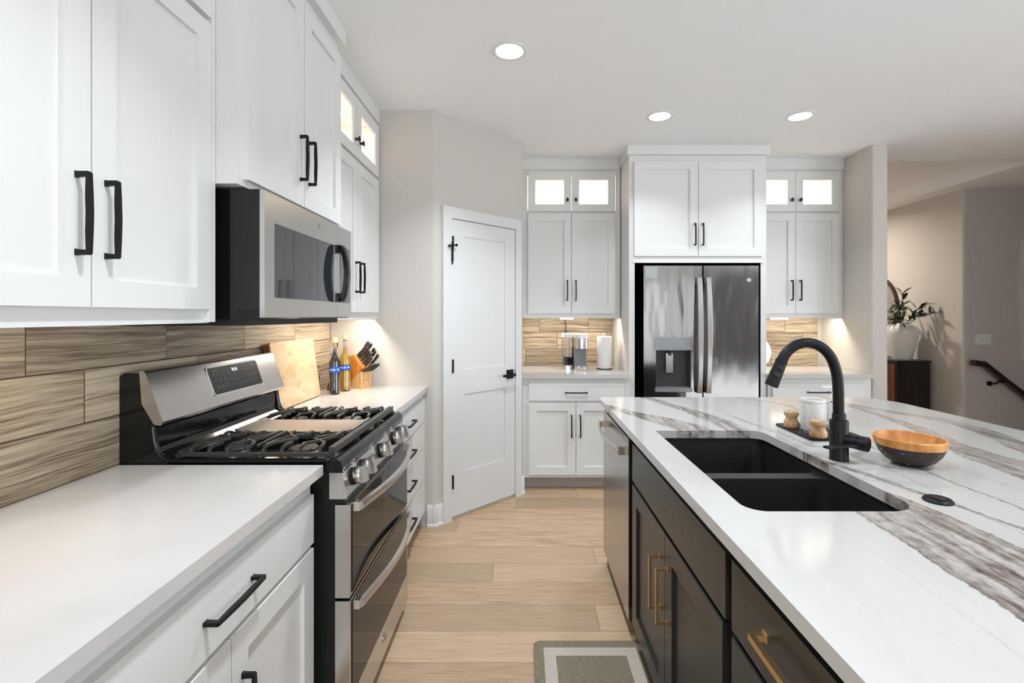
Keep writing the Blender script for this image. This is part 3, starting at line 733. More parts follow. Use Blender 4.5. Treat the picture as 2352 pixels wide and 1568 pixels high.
# light rail piece at the near cabinet's end
upA = [o for o in bpy.data.objects if o.name == 'upper_cabinet'][0]
box(bm, 1.425, 1.45, 0.93, 0.95, 1.355, 1.3925); box(bm, 1.4345, 1.45, 0.93, 0.95, 1.3925, 2.60); obj('end_filler', bm, M['cab'], upA)
upper('L', 2.245, 3.1245, 0.93, 1.2485, [(2.270, 2.702), (2.706, 3.105)], 'white upper cabinet with lit glass top doors between microwave and pantry wall')
upper('B', 0.0005, 0.838, 4.085, 4.389, [(0.048, 0.417), (0.421, 0.792)], 'white upper cabinet with lit glass doors between pantry door and fridge')
upper('B', 1.945, 2.744, 4.085, 4.389, [(1.955, 2.328), (2.332, 2.704)], 'white upper cabinet with lit glass doors right of the fridge')
under_light('L', 0.96, 0.987, 0.30, 'lit under-cabinet light bar at the far left edge above the tile', 2.0, hang=(0.892, 0.05))
under_light('L', 2.76, 0.987, 0.62, 'under-cabinet light bar above the bottles and knife block', 8)
under_light('B', 0.42, 4.142, 0.72, 'lit under-cabinet light bar with hanging cord above the coffee maker', 8.5, hang=(0.385, 0.115), cord=True)
under_light('B', 2.36, 4.142, 0.70, 'lit under-cabinet light bar right of the fridge', 8.5, hang=(2.235, 0.14))
# microwave cabinet
t = thing('microwave_cabinet', 'white wall cabinet with two tall doors above the microwave', 'cabinet', (1.85, 1.2485, 1.775), 'L')
bm = NB(); box(bm, 1.452, 2.243, 0.875, 1.2485, 1.775, ZC - 0.0005, 0.001); obj('carcass', bm, M['cab'], t)
bm = NB(); plate_hole(bm, 1.4515, 2.2435, 1.775, 2.64, 1.50, 2.20, 1.83, 2.56, 0.866, 0.8755); obj('face_frame', bm, M['cab'], t, smooth=0)
for (a, c, hx) in ((1.482, 1.858, 1.824), (1.862, 2.232, 1.896)):
    bm = NB(); shaker(bm, a, c, 1.795, 2.586, 0.846); d = obj('door', bm, M['cab'], t, smooth=0)
    bm = NB(); pull(bm, (hx, 1.974), HL, True, y=0.846); obj('handle', bm, M['black'], d)
bm = NB(); box(bm, 1.435, 2.262, 0.832, 0.929, 2.64, ZC - 0.0005, 0.002); obj('crown_board', bm, M['cab'], t)
# base cabinets
def base_carcass(t, x0, x1, cf, yb, mat, toe=0.075, top=0.884, x_end=None):
    bm = NB(); box(bm, x0, x1, cf, yb, 0.10, top, 0.001); obj('carcass', bm, mat, t)
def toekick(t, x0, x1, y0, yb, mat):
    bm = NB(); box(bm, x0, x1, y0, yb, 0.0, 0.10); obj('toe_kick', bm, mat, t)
def slab_front(bm, x0, x1, z0, z1, y, th=0.02): return box(bm, x0, x1, y, y + th, z0, z1, 0.0018)
def base_cab(frame, x0, x1, yf, yb, label, drawers, doors, mat, hmat, toe_mat, hl=HL, top=0.884, pulls=True, w=0.0085):
    t = thing('base_cabinet', label, 'cabinet', ((x0 + x1) / 2, yb, 0), frame)
    cf = yf + 0.020
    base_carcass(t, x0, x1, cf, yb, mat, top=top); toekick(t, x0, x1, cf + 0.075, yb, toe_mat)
    for (a, c, z0, z1, hx, hz, L) in drawers:
        bm = NB(); slab_front(bm, a, c, z0, z1, yf); d = obj('drawer', bm, mat, t)
        if L: bm = NB(); pull(bm, (hx, hz), L, False, y=yf, w=w); obj('handle', bm, hmat, d)
    for (a, c, z0, z1, hx, hz, L, vert) in doors:
        bm = NB(); shaker(bm, a, c, z0, z1, yf); d = obj('door', bm, mat, t, smooth=0)
        if L: bm = NB(); pull(bm, (hx, hz), L, vert, y=yf, w=w); obj('handle', bm, hmat, d)
    return t
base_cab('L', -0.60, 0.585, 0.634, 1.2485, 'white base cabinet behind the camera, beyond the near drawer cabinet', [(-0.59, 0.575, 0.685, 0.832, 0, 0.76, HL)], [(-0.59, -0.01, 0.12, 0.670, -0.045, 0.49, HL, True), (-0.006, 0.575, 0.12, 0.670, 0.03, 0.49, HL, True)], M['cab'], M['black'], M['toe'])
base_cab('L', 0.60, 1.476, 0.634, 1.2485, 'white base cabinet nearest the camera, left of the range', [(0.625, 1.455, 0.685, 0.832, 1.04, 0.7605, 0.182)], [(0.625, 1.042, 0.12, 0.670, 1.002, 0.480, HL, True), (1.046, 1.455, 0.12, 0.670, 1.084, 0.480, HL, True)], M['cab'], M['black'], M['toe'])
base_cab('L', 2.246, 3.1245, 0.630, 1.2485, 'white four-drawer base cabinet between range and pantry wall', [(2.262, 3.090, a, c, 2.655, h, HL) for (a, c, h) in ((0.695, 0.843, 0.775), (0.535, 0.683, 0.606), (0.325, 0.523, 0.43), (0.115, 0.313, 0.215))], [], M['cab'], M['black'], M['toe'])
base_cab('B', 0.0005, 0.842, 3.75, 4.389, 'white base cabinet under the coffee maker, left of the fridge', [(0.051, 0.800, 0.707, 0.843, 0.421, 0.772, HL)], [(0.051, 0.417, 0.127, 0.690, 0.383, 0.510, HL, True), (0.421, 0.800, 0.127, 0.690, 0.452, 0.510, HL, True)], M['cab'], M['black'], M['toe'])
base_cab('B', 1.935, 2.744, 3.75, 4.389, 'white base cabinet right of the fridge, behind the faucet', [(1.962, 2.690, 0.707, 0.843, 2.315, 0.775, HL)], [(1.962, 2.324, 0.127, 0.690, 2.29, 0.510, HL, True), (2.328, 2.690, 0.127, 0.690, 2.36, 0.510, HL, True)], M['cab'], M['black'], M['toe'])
# cabinet over and around the fridge
t = thing('fridge_surround_cabinet', 'tall white cabinet with two doors and side panels framing the fridge', 'cabinet', (1.387, 4.389, 0), 'B')
for (a, c) in ((0.844, 0.888), (1.886, 1.930)):
    bm = NB(); box(bm, a, c, 3.79, 4.389, 0, 2.64, 0.001); obj('side_panel', bm, M['cab'], t)
bm = NB(); box(bm, 0.888, 1.886, 3.79, 4.389, 1.795, ZC - 0.001, 0.0008); obj('carcass', bm, M['cab'], t)
bm = NB(); box(bm, 0.868, 1.906, 3.782, 3.79, 1.79, 1.84, 0.0008); obj('bottom_rail', bm, M['cab'], t)
for (a, c, hx) in ((0.881, 1.384, 1.355), (1.388, 1.890, 1.416)):
    bm = NB(); shaker(bm, a, c, 1.842, 2.588, 3.77, st=0.065); d = obj('door', bm, M['cab'], t, smooth=0)
    bm = NB(); pull(bm, (hx, 2.011), HL, True, y=3.77); obj('handle', bm, M['black'], d)
bm = NB(); box(bm, 0.828, 1.948, 3.764, 4.08, 2.6405, ZC - 0.0005, 0.0015); obj('crown_board', bm, M['cab'], t)
bm = NB(); box(bm, 0.888, 1.886, 4.36, 4.388, 0, 1.795); obj('recess_back', bm, M['void'], t)
for (a, c) in ((0.888, 0.892), (1.882, 1.886)):
    bm = NB(); box(bm, a, c, 3.80, 4.36, 0, 1.7945); obj('recess_lining', bm, M['void'], t)
bm = NB(); box(bm, 0.892, 1.882, 3.80, 4.36, 1.789, 1.7945); obj('recess_top', bm, M['void'], t)
# countertops
def counter(label, x0, x1, y0, y1, mat=M['quartz'], rad=None):
    bm = NB(); slab_holes(bm, rrect(x0, x1, y0, y1, rad or [0.003] * 4, 4), [], 0.884, 0.914, 0.003)
    o = obj('countertop', bm, mat, None, cat='countertop', label=label, smooth=35)
    return o
counter('white quartz countertop nearest the camera, left of the range', -1.2485, -0.613, -0.62, 1.476)
counter('white quartz countertop with bottles and knife block beyond the range', -1.2485, -0.613, 2.245, 3.1245, rad=[0.003, 0.003, 0.012, 0.003])
counter('white quartz countertop under the coffee maker and paper towels', 0.0005, 0.843, 3.728, 4.3895)
counter('white quartz countertop right of the fridge behind the faucet', 1.931, 2.742, 3.728, 4.3895, rad=[0.003, 0.003, 0.003, 0.003])
bm = NB()
outer = rrect(0.4306, 2.0, -0.45, 2.70, [0.01, 0.01, 0.20, 0.035], 8)
hole = rrect(0.5315, 0.950, 1.127, 1.917, [0.05, 0.075, 0.05, 0.012], 8)
slab_holes(bm, outer, [hole], 0.884, 0.914, 0.003)
obj('island_countertop', bm, M['marble'], None, label='large white island countertop with grey veins and a sink cutout', cat='countertop')
# ------------------------------------------------------------------ island (frame I: x = -world Y, y = world X)
CH = M['char']
t = base_cab('I', -1.975, -1.040, 0.450, 1.08, 'charcoal island sink cabinet with two brass-handled doors', [(-1.962, -1.062, 0.700, 0.850, 0, 0, 0)], [], CH, M['brass'], M['void'], top=0.64)
for (a, c, hx) in ((-1.962, -1.516, -1.566), (-1.512, -1.078 + .0, -1.485)):
    bm = NB(); shaker(bm, a, c, 0.115, 0.684, 0.450, rec=0.010, st=0.066); d = obj('door', bm, CH, t, smooth=0)
    bm = NB()
    box(bm, hx - 0.005, hx + 0.005, 0.4125, 0.4215, 0.418, 0.592, 0.0015)
    for z in (0.4225, 0.5875):
        box(bm, hx - 0.005, hx + 0.005, 0.4215, 0.449, z - 0.0045, z + 0.0045, 0.0008); box(bm, hx - 0.0085, hx + 0.0085, 0.4475, 0.450, z - 0.008, z + 0.008, 0.0008)
    obj('handle', bm, M['brass'], d)
bm = NB(); box(bm, -1.975, -1.040, 0.470, 0.490, 0.64, 0.884); box(bm, -1.975, -1.955, 0.490, 1.08, 0.64, 0.884); box(bm, -1.060, -1.040, 0.490, 1.08, 0.64, 0.884); obj('sink_apron', bm, CH, t)
def brass_pull_h(bm, xa, xb, z, yf):
    prism(bm, [(xa, 0), (xa + .016, 0), (xa + .012, .022), (xb - .012, .022), (xb - .016, 0), (xb, 0), (xb - .002, .030), (xb - .006, .033), ((xa + xb) / 2, .034), (xa + .006, .033), (xa + .002, .030)], (1, 0, 0), (0, -1, 0), (0, 0, 1), -0.006, 0.006, (0, yf, z), 0.0012, 1)
    for x in (xa + .008, xb - .008): box(bm, x - .010, x + .010, yf - .003, yf, z - .009, z + .009, 0.0006)
t = base_cab('I', -1.040, -0.555, 0.450, 1.08, 'charcoal island drawer cabinet with long brass pull, nearest the camera', [(-1.030, -0.565, 0.700, 0.850, 0, 0, 0)], [(-1.030, -0.565, 0.115, 0.684, 0, 0, 0, True)], CH, M['brass'], M['void'])
dr = [o for o in t.children if o.name.startswith('drawer')][0]
bm = NB(); brass_pull_h(bm, -0.892, -0.700, 0.782, 0.450); obj('handle', bm, M['brass'], dr)
base_cab('I', -0.555, 0.40, 0.450, 1.08, 'charcoal island cabinet beside the camera, outside the picture', [(-0.545, 0.39, 0.700, 0.850, 0, 0, 0)], [], CH, M['brass'], M['void'])
t = thing('island_cabinet', 'charcoal island back and end panelling under the marble top', 'cabinet', (-1.3, 1.3, 0), 'I')
bm = NB(); box(bm, -2.665, 0.42, 1.082, 1.62, 0, 0.884, 0.001); obj('back_panel', bm, CH, t)
bm = NB(); box(bm, -2.665, -2.642, 0.472, 1.082, 0, 0.884, 0.001); obj('end_panel', bm, CH, t)
# dishwasher
t = thing('dishwasher', 'stainless steel dishwasher with curved bar handle at the far end of the island', 'dishwasher', (-2.325, 1.0, 0), 'I')
bm = NB(); box(bm, -2.635, -2.000, 0.488, 1.06, 0.02, 0.872, 0.002); obj('tub', bm, M['void'], t)
bm = NB(); box(bm, -2.632, -2.012, 0.446, 0.486, 0.09, 0.856, 0.004); obj('door', bm, M['steelv'], t)
bm = NB(); box(bm, -2.62, -2.02, 0.462, 0.488, 0.857, 0.874, 0.001); obj('control_strip', bm, M['void'], t)
bm = NB(); n = 18; pts = []
for i in range(n + 1):
    u = i / n; x = -2.575 + u * 0.51; y = 0.446 - 0.026 - 0.030 * math.sin(PI * u) ** 0.8
    pts.append((x, y, 0.792))
tube(bm, pts, 0.0125, 12, sx=0.6, sy=1.15, up=(0, 1, 0))
for x in (-2.575, -2.065): box(bm, x - 0.011, x + 0.011, 0.410, 0.446, 0.776, 0.808, 0.003)
obj('handle', bm, M['steel'], t)
bm = NB(); box(bm, -2.63, -2.015, 0.50, 0.53, 0.0, 0.088); obj('kick_plate', bm, M['void'], t)
# ------------------------------------------------------------------ sink
t = thing('sink', 'black double bowl undermount sink set in the island', 'sink', (0.74, 1.52, 0.66), 'B')
bm = NB()
Bo = [(0.528, 0.956, 1.545, 1.922), (0.528, 0.956, 1.120, 1.495)]
H = [rrect(a, c, e, f, 0.045, 6) for (a, c, e, f) in Bo]
slab_holes(bm, rrect(0.505, 0.980, 1.095, 1.945, 0.02, 3), H, 0.850, 0.866)
prism_o = rrect(0.505, 0.980, 1.095, 1.945, 0.02, 3)
slab_holes(bm, prism_o, [rrect(0.524, 0.960, 1.116, 1.926, 0.05, 6)], 0.866, 0.8835)
obj('rim', bm, M['sink'], t)
for (a, c, e, f) in Bo:
    bm = NB(); loops = []
    for (z, ins, r) in ((0.862, 0, 0.045), (0.72, 0.004, 0.045), (0.685, 0.010, 0.045), (0.672, 0.022, 0.04), (0.667, 0.04, 0.03)):
        loops.append([bm.verts.new((p[0], p[1], z)) for p in rrect(a + ins, c - ins, e + ins, f - ins, r, 6)])
    for A, Bq in zip(loops, loops[1:]):
        for i in range(len(A)): bm.faces.new([A[i], A[(i + 1) % len(A)], Bq[(i + 1) % len(A)], Bq[i]])
    bm.faces.new(loops[-1])
    o = obj('bowl', bm, M['sink'], t, smooth=60)
    bm = NB(); lathe(bm, ((a + c) / 2 + 0.08, (e + f) / 2, 0.668), [(0, 0.001), (0.03, 0.001), (0.042, 0.003), (0.046, 0.0), (0, -0.001)], 28); obj('drain', bm, M['black'], o)
# ------------------------------------------------------------------ range (frame L)
t = thing('range', 'stainless double oven gas range with black cooktop, knobs and control backguard', 'range', (1.86, 1.2, 0), 'L')
R0, R1 = 1.4865, 2.2345
bm = NB(); box(bm, R0 + 0.004, R1 - 0.004, 0.583, 1.235, 0.04, 0.888, 0.004); obj('body', bm, M['side'], t)
bm = NB()
for x in (1.53, 2.19):
    for y in (0.62, 1.18): cyl(bm, (x, y, 0), (x, y, 0.042), 0.014, seg=12)
obj('foot', bm, M['void'], t)
# cooktop: raised rim around a sunk well
bm = NB()
box(bm, R0, R1, 0.558, 1.235, 0.886, 0.908, 0.006, 3)
prism(bm, [(0.560, 0.900), (0.566, 0.922), (0.580, 0.927), (0.598, 0.922), (0.604, 0.905)], XB, XC, XA, R0 + 0.002, R1 - 0.002)
for (a, c) in ((R0 + 0.001, R0 + 0.022), (R1 - 0.022, R1 - 0.001)): box(bm, a, c, 0.575, 1.13, 0.905, 0.925, 0.006, 3)
obj('cooktop', bm, M['enamel'], t)
# backguard
bm = NB(); prism(bm, round_poly([(1.248, 0.70), (1.248, 1.185), (1.232, 1.196), (1.180, 1.196), (1.150, 1.10), (1.138, 1.035), (1.148, 1.02), (1.142, 0.95), (1.10, 0.912), (1.10, 0.90), (1.18, 0.89), (1.20, 0.70)], [0, .01, .004, 0, 0, 0, 0, .03, 0, 0, 0, 0]), XB, XC, XA, R0 - 0.003, R1 + 0.003, b=0.004)
obj('backguard', bm, M['enamel'], t)
bm = NB()
for (a, c) in ((R0 - 0.006, R0 + 0.006), (R1 - 0.006, R1 + 0.006)):
    bm = NB(); tube(bm, smooth_path([((a + c) / 2, 1.146, 1.03), ((a + c) / 2, 1.138, 0.975), ((a + c) / 2, 1.118, 0.937), ((a + c) / 2, 1.07, 0.923), ((a + c) / 2, 0.90, 0.922), ((a + c) / 2, 0.60, 0.924)], 6), 0.0065, 8)
    obj('cooktop_edge', bm, M['enamel'], t)
bm = NB(); prism(bm, round_poly([(1.186, 1.200), (1.170, 1.205), (1.112, 1.045), (1.118, 1.033), (1.140, 1.036), (1.178, 1.10)], [.004, .012, .006, .006, .004, 0]), XB, XC, XA, R0 - 0.005, R1 + 0.005, b=0.006, seg=3)
cpan = obj('control_panel', bm, M['steel'], t)
# slanted coordinate system on the panel face: x along the range, s up the slope
pO = Vector((0, 1.112, 1.045)); sV = (Vector((0, 1.170, 1.205)) - pO).normalized(); nV = Vector((0, -sV.z, sV.y))
bm = NB(); prism(bm, rrect(1.755, 2.075, 0.040, 0.142, 0.010, 5), XA, sV, nV, -0.001, 0.0015, pO); scr = obj('display', bm, M['screen'], cpan)
bm = NB()
ring_o = rrect(1.749, 2.081, 0.034, 0.148, 0.013, 5); ring_i = rrect(1.7545, 2.0755, 0.0395, 0.1425, 0.010, 5)
n_ = len(ring_o); W_ = []
for (l, h) in ((ring_o, 0.0), (ring_o, 0.0022), (ring_i, 0.0022), (ring_i, 0.0)):
    W_.append([bm.verts.new(pO + Vector((p[0], 0, 0)) + sV * p[1] + nV * h) for p in l])
for A, Bq in zip(W_, W_[1:]):
    for i in range(n_): bm.faces.new([A[i], A[(i + 1) % n_], Bq[(i + 1) % n_], Bq[i]])
obj('display_bezel', bm, M['chrome'], cpan)
def on_panel(s, size, x, sv, bm, bold=0.0): text_bm(bm, s, size, pO + Vector((x, 0, 0)) + sV * sv + nV * 0.0016, XA, sV, 0.0004, bold=bold)
bm = NB(); on_panel('9:14', 0.020, 1.915, 0.122, bm, 0.0004); obj('clock_digits', bm, M['digits'], cpan)
bm = NB()
on_panel('Upper Oven', 0.0085, 1.797, 0.130, bm); on_panel('Lower Oven', 0.0085, 2.040, 0.130, bm)
LBL = [('Bake', 1.782, 0.116), ('Broil\nHi/Lo', 1.806, 0.115), ('Warm', 1.834, 0.117), ('Clean', 1.785, 0.092), ('Delay\nTime', 1.811, 0.091), ('Timer\nOn/Off', 1.841, 0.091), ('Cook\nTime', 1.788, 0.066), ('Self\nClean', 1.816, 0.066), ('Oven\nLight', 1.844, 0.066),
       ('Bake', 1.985, 0.115), ('Broil', 2.012, 0.115), ('Warm', 2.038, 0.115), ('Cook\nTime', 1.990, 0.090), ('Self\nClean', 2.016, 0.090), ('Delay\nTime', 2.042, 0.090), ('Start', 1.963, 0.085), ('Clear\nOff', 1.965, 0.064), ('Set\nClock', 1.993, 0.066), ('Oven\nLight', 2.019, 0.066), ('Lock', 2.045, 0.067)]
for s, x_, v_ in LBL: on_panel(s, 0.0062, x_, v_, bm)
for i, d in enumerate('12345'): on_panel(d, 0.0085, 1.868 + i * 0.018, 0.082, bm)
for i, d in enumerate('67890'): on_panel(d, 0.0085, 1.868 + i * 0.018, 0.062, bm)
obj('key_lettering', bm, M['glyph'], cpan, smooth=0)
# front control rail with knobs
bm = NB(); prism(bm, [(0.60, 0.887), (0.562, 0.887), (0.543, 0.812), (0.548, 0.804), (0.60, 0.804)], XB, XC, XA, R0 + 0.001, R1 - 0.001, b=0.004); obj('knob_rail', bm, M['steel'], t)
kn = Vector((0, -0.97, 0.24)).normalized()
for kx in (1.565, 1.655, 1.86, 2.045, 2.135):
    c0 = Vector((kx, 0.5515, 0.851))
    bm = NB(); lathe(bm, c0, [(0, 0.0), (0.0285, 0.0), (0.0285, 0.003), (0.022, 0.004), (0.022, 0.009), (0.0, 0.009)], 28, axis=kn); kb = obj('knob', bm, M['void'], t)
    bm = NB(); lathe(bm, c0 + kn * 0.008, [(0, 0.0), (0.027, 0.0), (0.028, 0.002), (0.027, 0.018), (0.0255, 0.021), (0, 0.021)], 28, axis=kn)
    up = Vector((0, kn.z, -kn.y)); bar(bm, c0 + kn * 0.033 - up * 0.0265, c0 + kn * 0.033 + up * 0.0265, 0.026, 0.018, up=kn, b=0.003); obj('knob_grip', bm, M['steel'], kb)
# vent strip
bm = NB(); box(bm, R0 + 0.006, R1 - 0.006, 0.552, 0.60, 0.788, 0.806, 0.001); vt = obj('vent_strip', bm, M['enamel'], t)
bm = NB()
for k in range(26):
    x = 1.53 + k * 0.026
    if k % 9 in (7, 8): continue
    box(bm, x, x + 0.017, 0.5505, 0.553, 0.795, 0.799)
obj('vent_slots', bm, M['iron'], vt)
def oven_door(z0, z1, gz0, gz1, label=None):
    bm = NB(); box(bm, R0 + 0.001, R1 - 0.001, 0.537, 0.582, z0, z1, 0.010, 4); d = obj('oven_door', bm, M['steel'], t)
    bm = NB(); box(bm, R0 + 0.020, R1 - 0.020, 0.5345, 0.540, gz0, gz1, 0.002); obj('oven_glass', bm, M['ovenglass'], d)
    return d
def arch_handle(z, d):
    bm = NB(); pts = []
    n = 24
    for i in range(n + 1):
        u = i / n; x = 1.520 + u * 0.680; y = 0.512 - 0.040 * math.sin(PI * u)
        pts.append(Vector((x, y, z)))
    h = 0.0135
    P = []
    for p in pts: P += [(p.x, p.y + 0.007, z - h), (p.x, p.y - 0.005, z - h + 0.002), (p.x, p.y - 0.007, z), (p.x, p.y - 0.005, z + h - 0.002), (p.x, p.y + 0.007, z + h)]
    F = []
    for i in range(n):
        for k in range(5): F.append((i * 5 + k, i * 5 + (k + 1) % 5, (i + 1) * 5 + (k + 1) % 5, (i + 1) * 5 + k))
    F += [(0, 1, 2, 3, 4), tuple(n * 5 + k for k in range(5))[::-1]]
    mesh_add(bm, P, F); o = obj('handle', bm, M['steel'], d, smooth=50)
    for x in (1.522, 2.198):
        bm = NB(); box(bm, x - 0.011, x + 0.011, 0.514, 0.538, z - 0.014, z + 0.014, 0.002); obj('handle_mount', bm, M['chrome'], d)
d = oven_door(0.497, 0.786, 0.505, 0.780); arch_handle(0.772, d)
d = oven_door(0.055, 0.487, 0.180, 0.478); arch_handle(0.462, d)
bm = NB(); box(bm, R0 + 0.022, R1 - 0.022, 0.5335, 0.538, 0.1765, 0.180, 0.0005); obj('glass_trim', bm, M['chrome'], d)
# round maker's badge
def badge(parent, c, r, U, V, name='badge'):
    U, V, c = Vector(U), Vector(V), Vector(c); W = U.cross(V)
    bm = NB(); lathe(bm, c, [(0, 0), (r, 0), (r, 0.0015), (r * 0.9, 0.0022), (0, 0.0022)], 28, axis=W); b_ = obj(name, bm, M['chrome'], parent)
    bm = NB(); lathe(bm, c, [(r * 0.80, 0.0024), (r * 0.86, 0.0024), (r * 0.86, 0.0020), (r * 0.80, 0.0020), (r * 0.80, 0.0024)], 28, axis=W)
    # linked script monogram
    def arc(cx, cy, rx, ry, a0, a1):
        return [c + W * 0.0024 + U * (cx + rx * math.cos(a0 + (a1 - a0) * k / 12)) * r + V * (cy + ry * math.sin(a0 + (a1 - a0) * k / 12)) * r for k in range(13)]
    tube(bm, arc(-0.25, 0.05, 0.28, 0.42, 0.6, 5.4), r * 0.045, 5); tube(bm, arc(0.28, 0.22, 0.20, 0.24, 0.6, 5.2), r * 0.045, 5); tube(bm, arc(0.28, -0.25, 0.24, 0.26, 1.3, 5.6), r * 0.045, 5)
    obj('monogram', bm, M['glyphdark'], b_ if parent.parent is None else parent)
badge(d, (1.86, 0.5355, 0.125), 0.018, XA, XC)
# griddle, grates and burners
bm = NB(); prism(bm, round_poly([(0.640, 0.938), (0.625, 0.955), (0.632, 0.957), (0.650, 0.948), (1.030, 0.948), (1.055, 0.957), (1.062, 0.955), (1.045, 0.938)], [0] * 8), XB, XC, XA, 1.762, 1.966, b=0.001); obj('griddle', bm, M['griddle'], t)
def burner(x, y, r):
    bm = NB(); lathe(bm, (x, y, 0.908), [(0, 0), (r * 1.15, 0), (r * 1.1, 0.008), (r * 0.9, 0.012), (0, 0.012)], 28); b_ = obj('burner', bm, M['griddle'], t)
    bm = NB(); lathe(bm, (x, y, 0.920), [(0, 0), (r, 0), (r, 0.005), (r * 0.92, 0.008), (0, 0.008)], 28); obj('burner_cap', bm, M['iron'], b_)
for (x, y, r) in ((1.632, 0.745, 0.048), (1.632, 0.975, 0.036), (2.095, 0.745, 0.040), (2.095, 0.975, 0.034), (1.863, 0.84, 0.03)): burner(x, y, r)
def grate(x0, x1):
    bm = NB(); ya, yb = 0.605, 1.090; zb, zt = 0.934, 0.956; xm = (x0 + x1) / 2; w = 0.0085
    # front and rear rails
    bar(bm, (x0, ya, zt - 0.009), (x1, ya, zt - 0.009), 0.020, 0.020, b=0.004); bar(bm, (x0 + .004, yb, zb + 0.004), (x1 - .004, yb, zb + 0.004), 0.012, 0.012, b=0.002)
    for x in (x0, x1):
        bar(bm, (x, ya, zb), (x, yb, zb), 0.012, 0.012, b=0.002)
        for y in (ya, (ya + yb) / 2, yb): box(bm, x - 0.006, x + 0.006, y - 0.008, y + 0.008, 0.909, zb + 0.002, 0.002)
    def finger(x, y, pts):
        s = 1 if x < xm else -1
        P = [(x, y, zb), (x + s * 0.004, y, zt - 0.004), (x + s * 0.022, y, zt)] + [(p[0], p[1], zt) for p in pts]
        for a, c in zip(P, P[1:]): bar(bm, a, c, w, 0.009, up=(0, 0.0001, 1) if abs(Vector(c).x - Vector(a).x) > 1e-4 or abs(c[1] - a[1]) > 1e-4 else (1, 0, 0), b=0.001)
    for yc in (0.735, 0.965):
        # zigzags crossing around each burner
        finger(x0, yc - 0.092, [(x0 + 0.055, yc - 0.085), (xm - 0.01, yc - 0.030)])
        finger(x0, yc - 0.028, [(x0 + 0.050, yc - 0.020), (x0 + 0.075, yc - 0.052), (xm + 0.02, yc - 0.085), (x1 - 0.02, yc - 0.092)])
        finger(x0, yc + 0.030, [(x0 + 0.060, yc + 0.024)])
        finger(x0, yc + 0.088, [(x0 + 0.055, yc + 0.080), (xm, yc + 0.030)])
        finger(x1, yc - 0.030, [(x1 - 0.060, yc - 0.024)])
        finger(x1, yc + 0.028, [(x1 - 0.050, yc + 0.020), (x1 - 0.075, yc + 0.052), (xm - 0.02, yc + 0.085), (x0 + 0.03, yc + 0.095)])
        finger(x1, yc + 0.092, [(x1 - 0.055, yc + 0.085), (xm + 0.01, yc + 0.045)])
        finger(x1, yc - 0.092, [(x1 - 0.055, yc - 0.080), (xm, yc - 0.030)])
    bar(bm, (x0 + 0.02, 0.85, zt), (x1 - 0.02, 0.85, zt), w, 0.009, b=0.001)
    obj('grate', bm, M['iron'], t)
grate(1.520, 1.745); grate(1.983, 2.205)
bm = NB()
for x in (1.765, 1.963): bar(bm, (x, 0.605, 0.940), (x, 1.075, 0.940), 0.012, 0.012, b=0.002)
bar(bm, (1.745, 0.605, 0.947), (1.983, 0.605, 0.947), 0.020, 0.020, b=0.004)
obj('grate_bridge', bm, M['iron'], t)
# ------------------------------------------------------------------ microwave (frame L)
t = thing('microwave', 'black and stainless over-the-range microwave with curved black handle', 'microwave', (1.86, 1.2485, 1.36), 'L')
bm = NB(); box(bm, 1.487, 2.236, 0.8165, 1.248, 1.363, 1.767, 0.003); obj('housing', bm, M['enamel'], t)
bm = NB(); box(bm, 1.49, 2.20, 0.85, 1.248, 1.343, 1.363, 0.003); obj('bottom_vent', bm, M['void'], t)
bm = NB(); plate_hole(bm, 1.486, 2.072, 1.368, 1.764, 1.545, 2.040, 1.432, 1.672, 0.800, 0.8155, 0.003); dr = obj('door', bm, M['steel'], t)
bm = NB(); prism(bm, rrect(1.538, 2.046, 1.426, 1.678, 0.012, 4), XA, XC, XB, 0.802, 0.815); obj('window', bm, M['mwglass'], dr)
bm = NB(); box(bm, 2.0735, 2.236, 0.800, 0.8155, 1.368, 1.764, 0.0025); cp = obj('control_panel', bm, M['steel'], t)
bm = NB(); prism(bm, rrect(2.10, 2.218, 1.43, 1.678, 0.008, 4), XA, XC, XB, 0.7985, 0.801); obj('keypad', bm, M['mwglass'], cp)
bm = NB(); n = 20; P = []
for i in range(n + 1):
    u = i / n; z = 1.437 + u * 0.235; bow = math.sin(PI * u) ** 0.7
    y = 0.800 - 0.020 - 0.022 * bow
    P += [(2.052, y + 0.008, z), (2.052, y - 0.006, z), (2.060, y - 0.010, z), (2.086, y - 0.010, z), (2.094, y - 0.004, z), (2.094, y + 0.008, z)]
F = [tuple(range(6)), tuple(n * 6 + k for k in range(6))[::-1]]
for i in range(n):
    for k in range(6): F.append((i * 6 + k, i * 6 + (k + 1) % 6, (i + 1) * 6 + (k + 1) % 6, (i + 1) * 6 + k))
mesh_add(bm, P, F)
for (a, c) in ((1.432, 1.470), (1.642, 1.677)): box(bm, 2.052, 2.094, 0.778, 0.802, a, c, 0.004)
obj('handle', bm, M['enamel'], dr, smooth=40)
bm = NB(); tube(bm, [(2.096, 0.800 - 0.012 - 0.022 * math.sin(PI * i / 20) ** 0.7, 1.437 + i / 20 * 0.235) for i in range(21)], 0.005, 8); obj('handle_trim', bm, M['chrome'], dr)
badge(dr, (1.872, 0.8005, 1.722), 0.015, XA, XC)
bm = NB()
for z in (1.40, 1.672): lathe(bm, (1.4875, 0.895, z), [(0, 0.003), (0.005, 0.0025), (0.0075, 0.0)], 14, axis=(-1, 0, 0))
obj('side_screw', bm, M['void'], t)
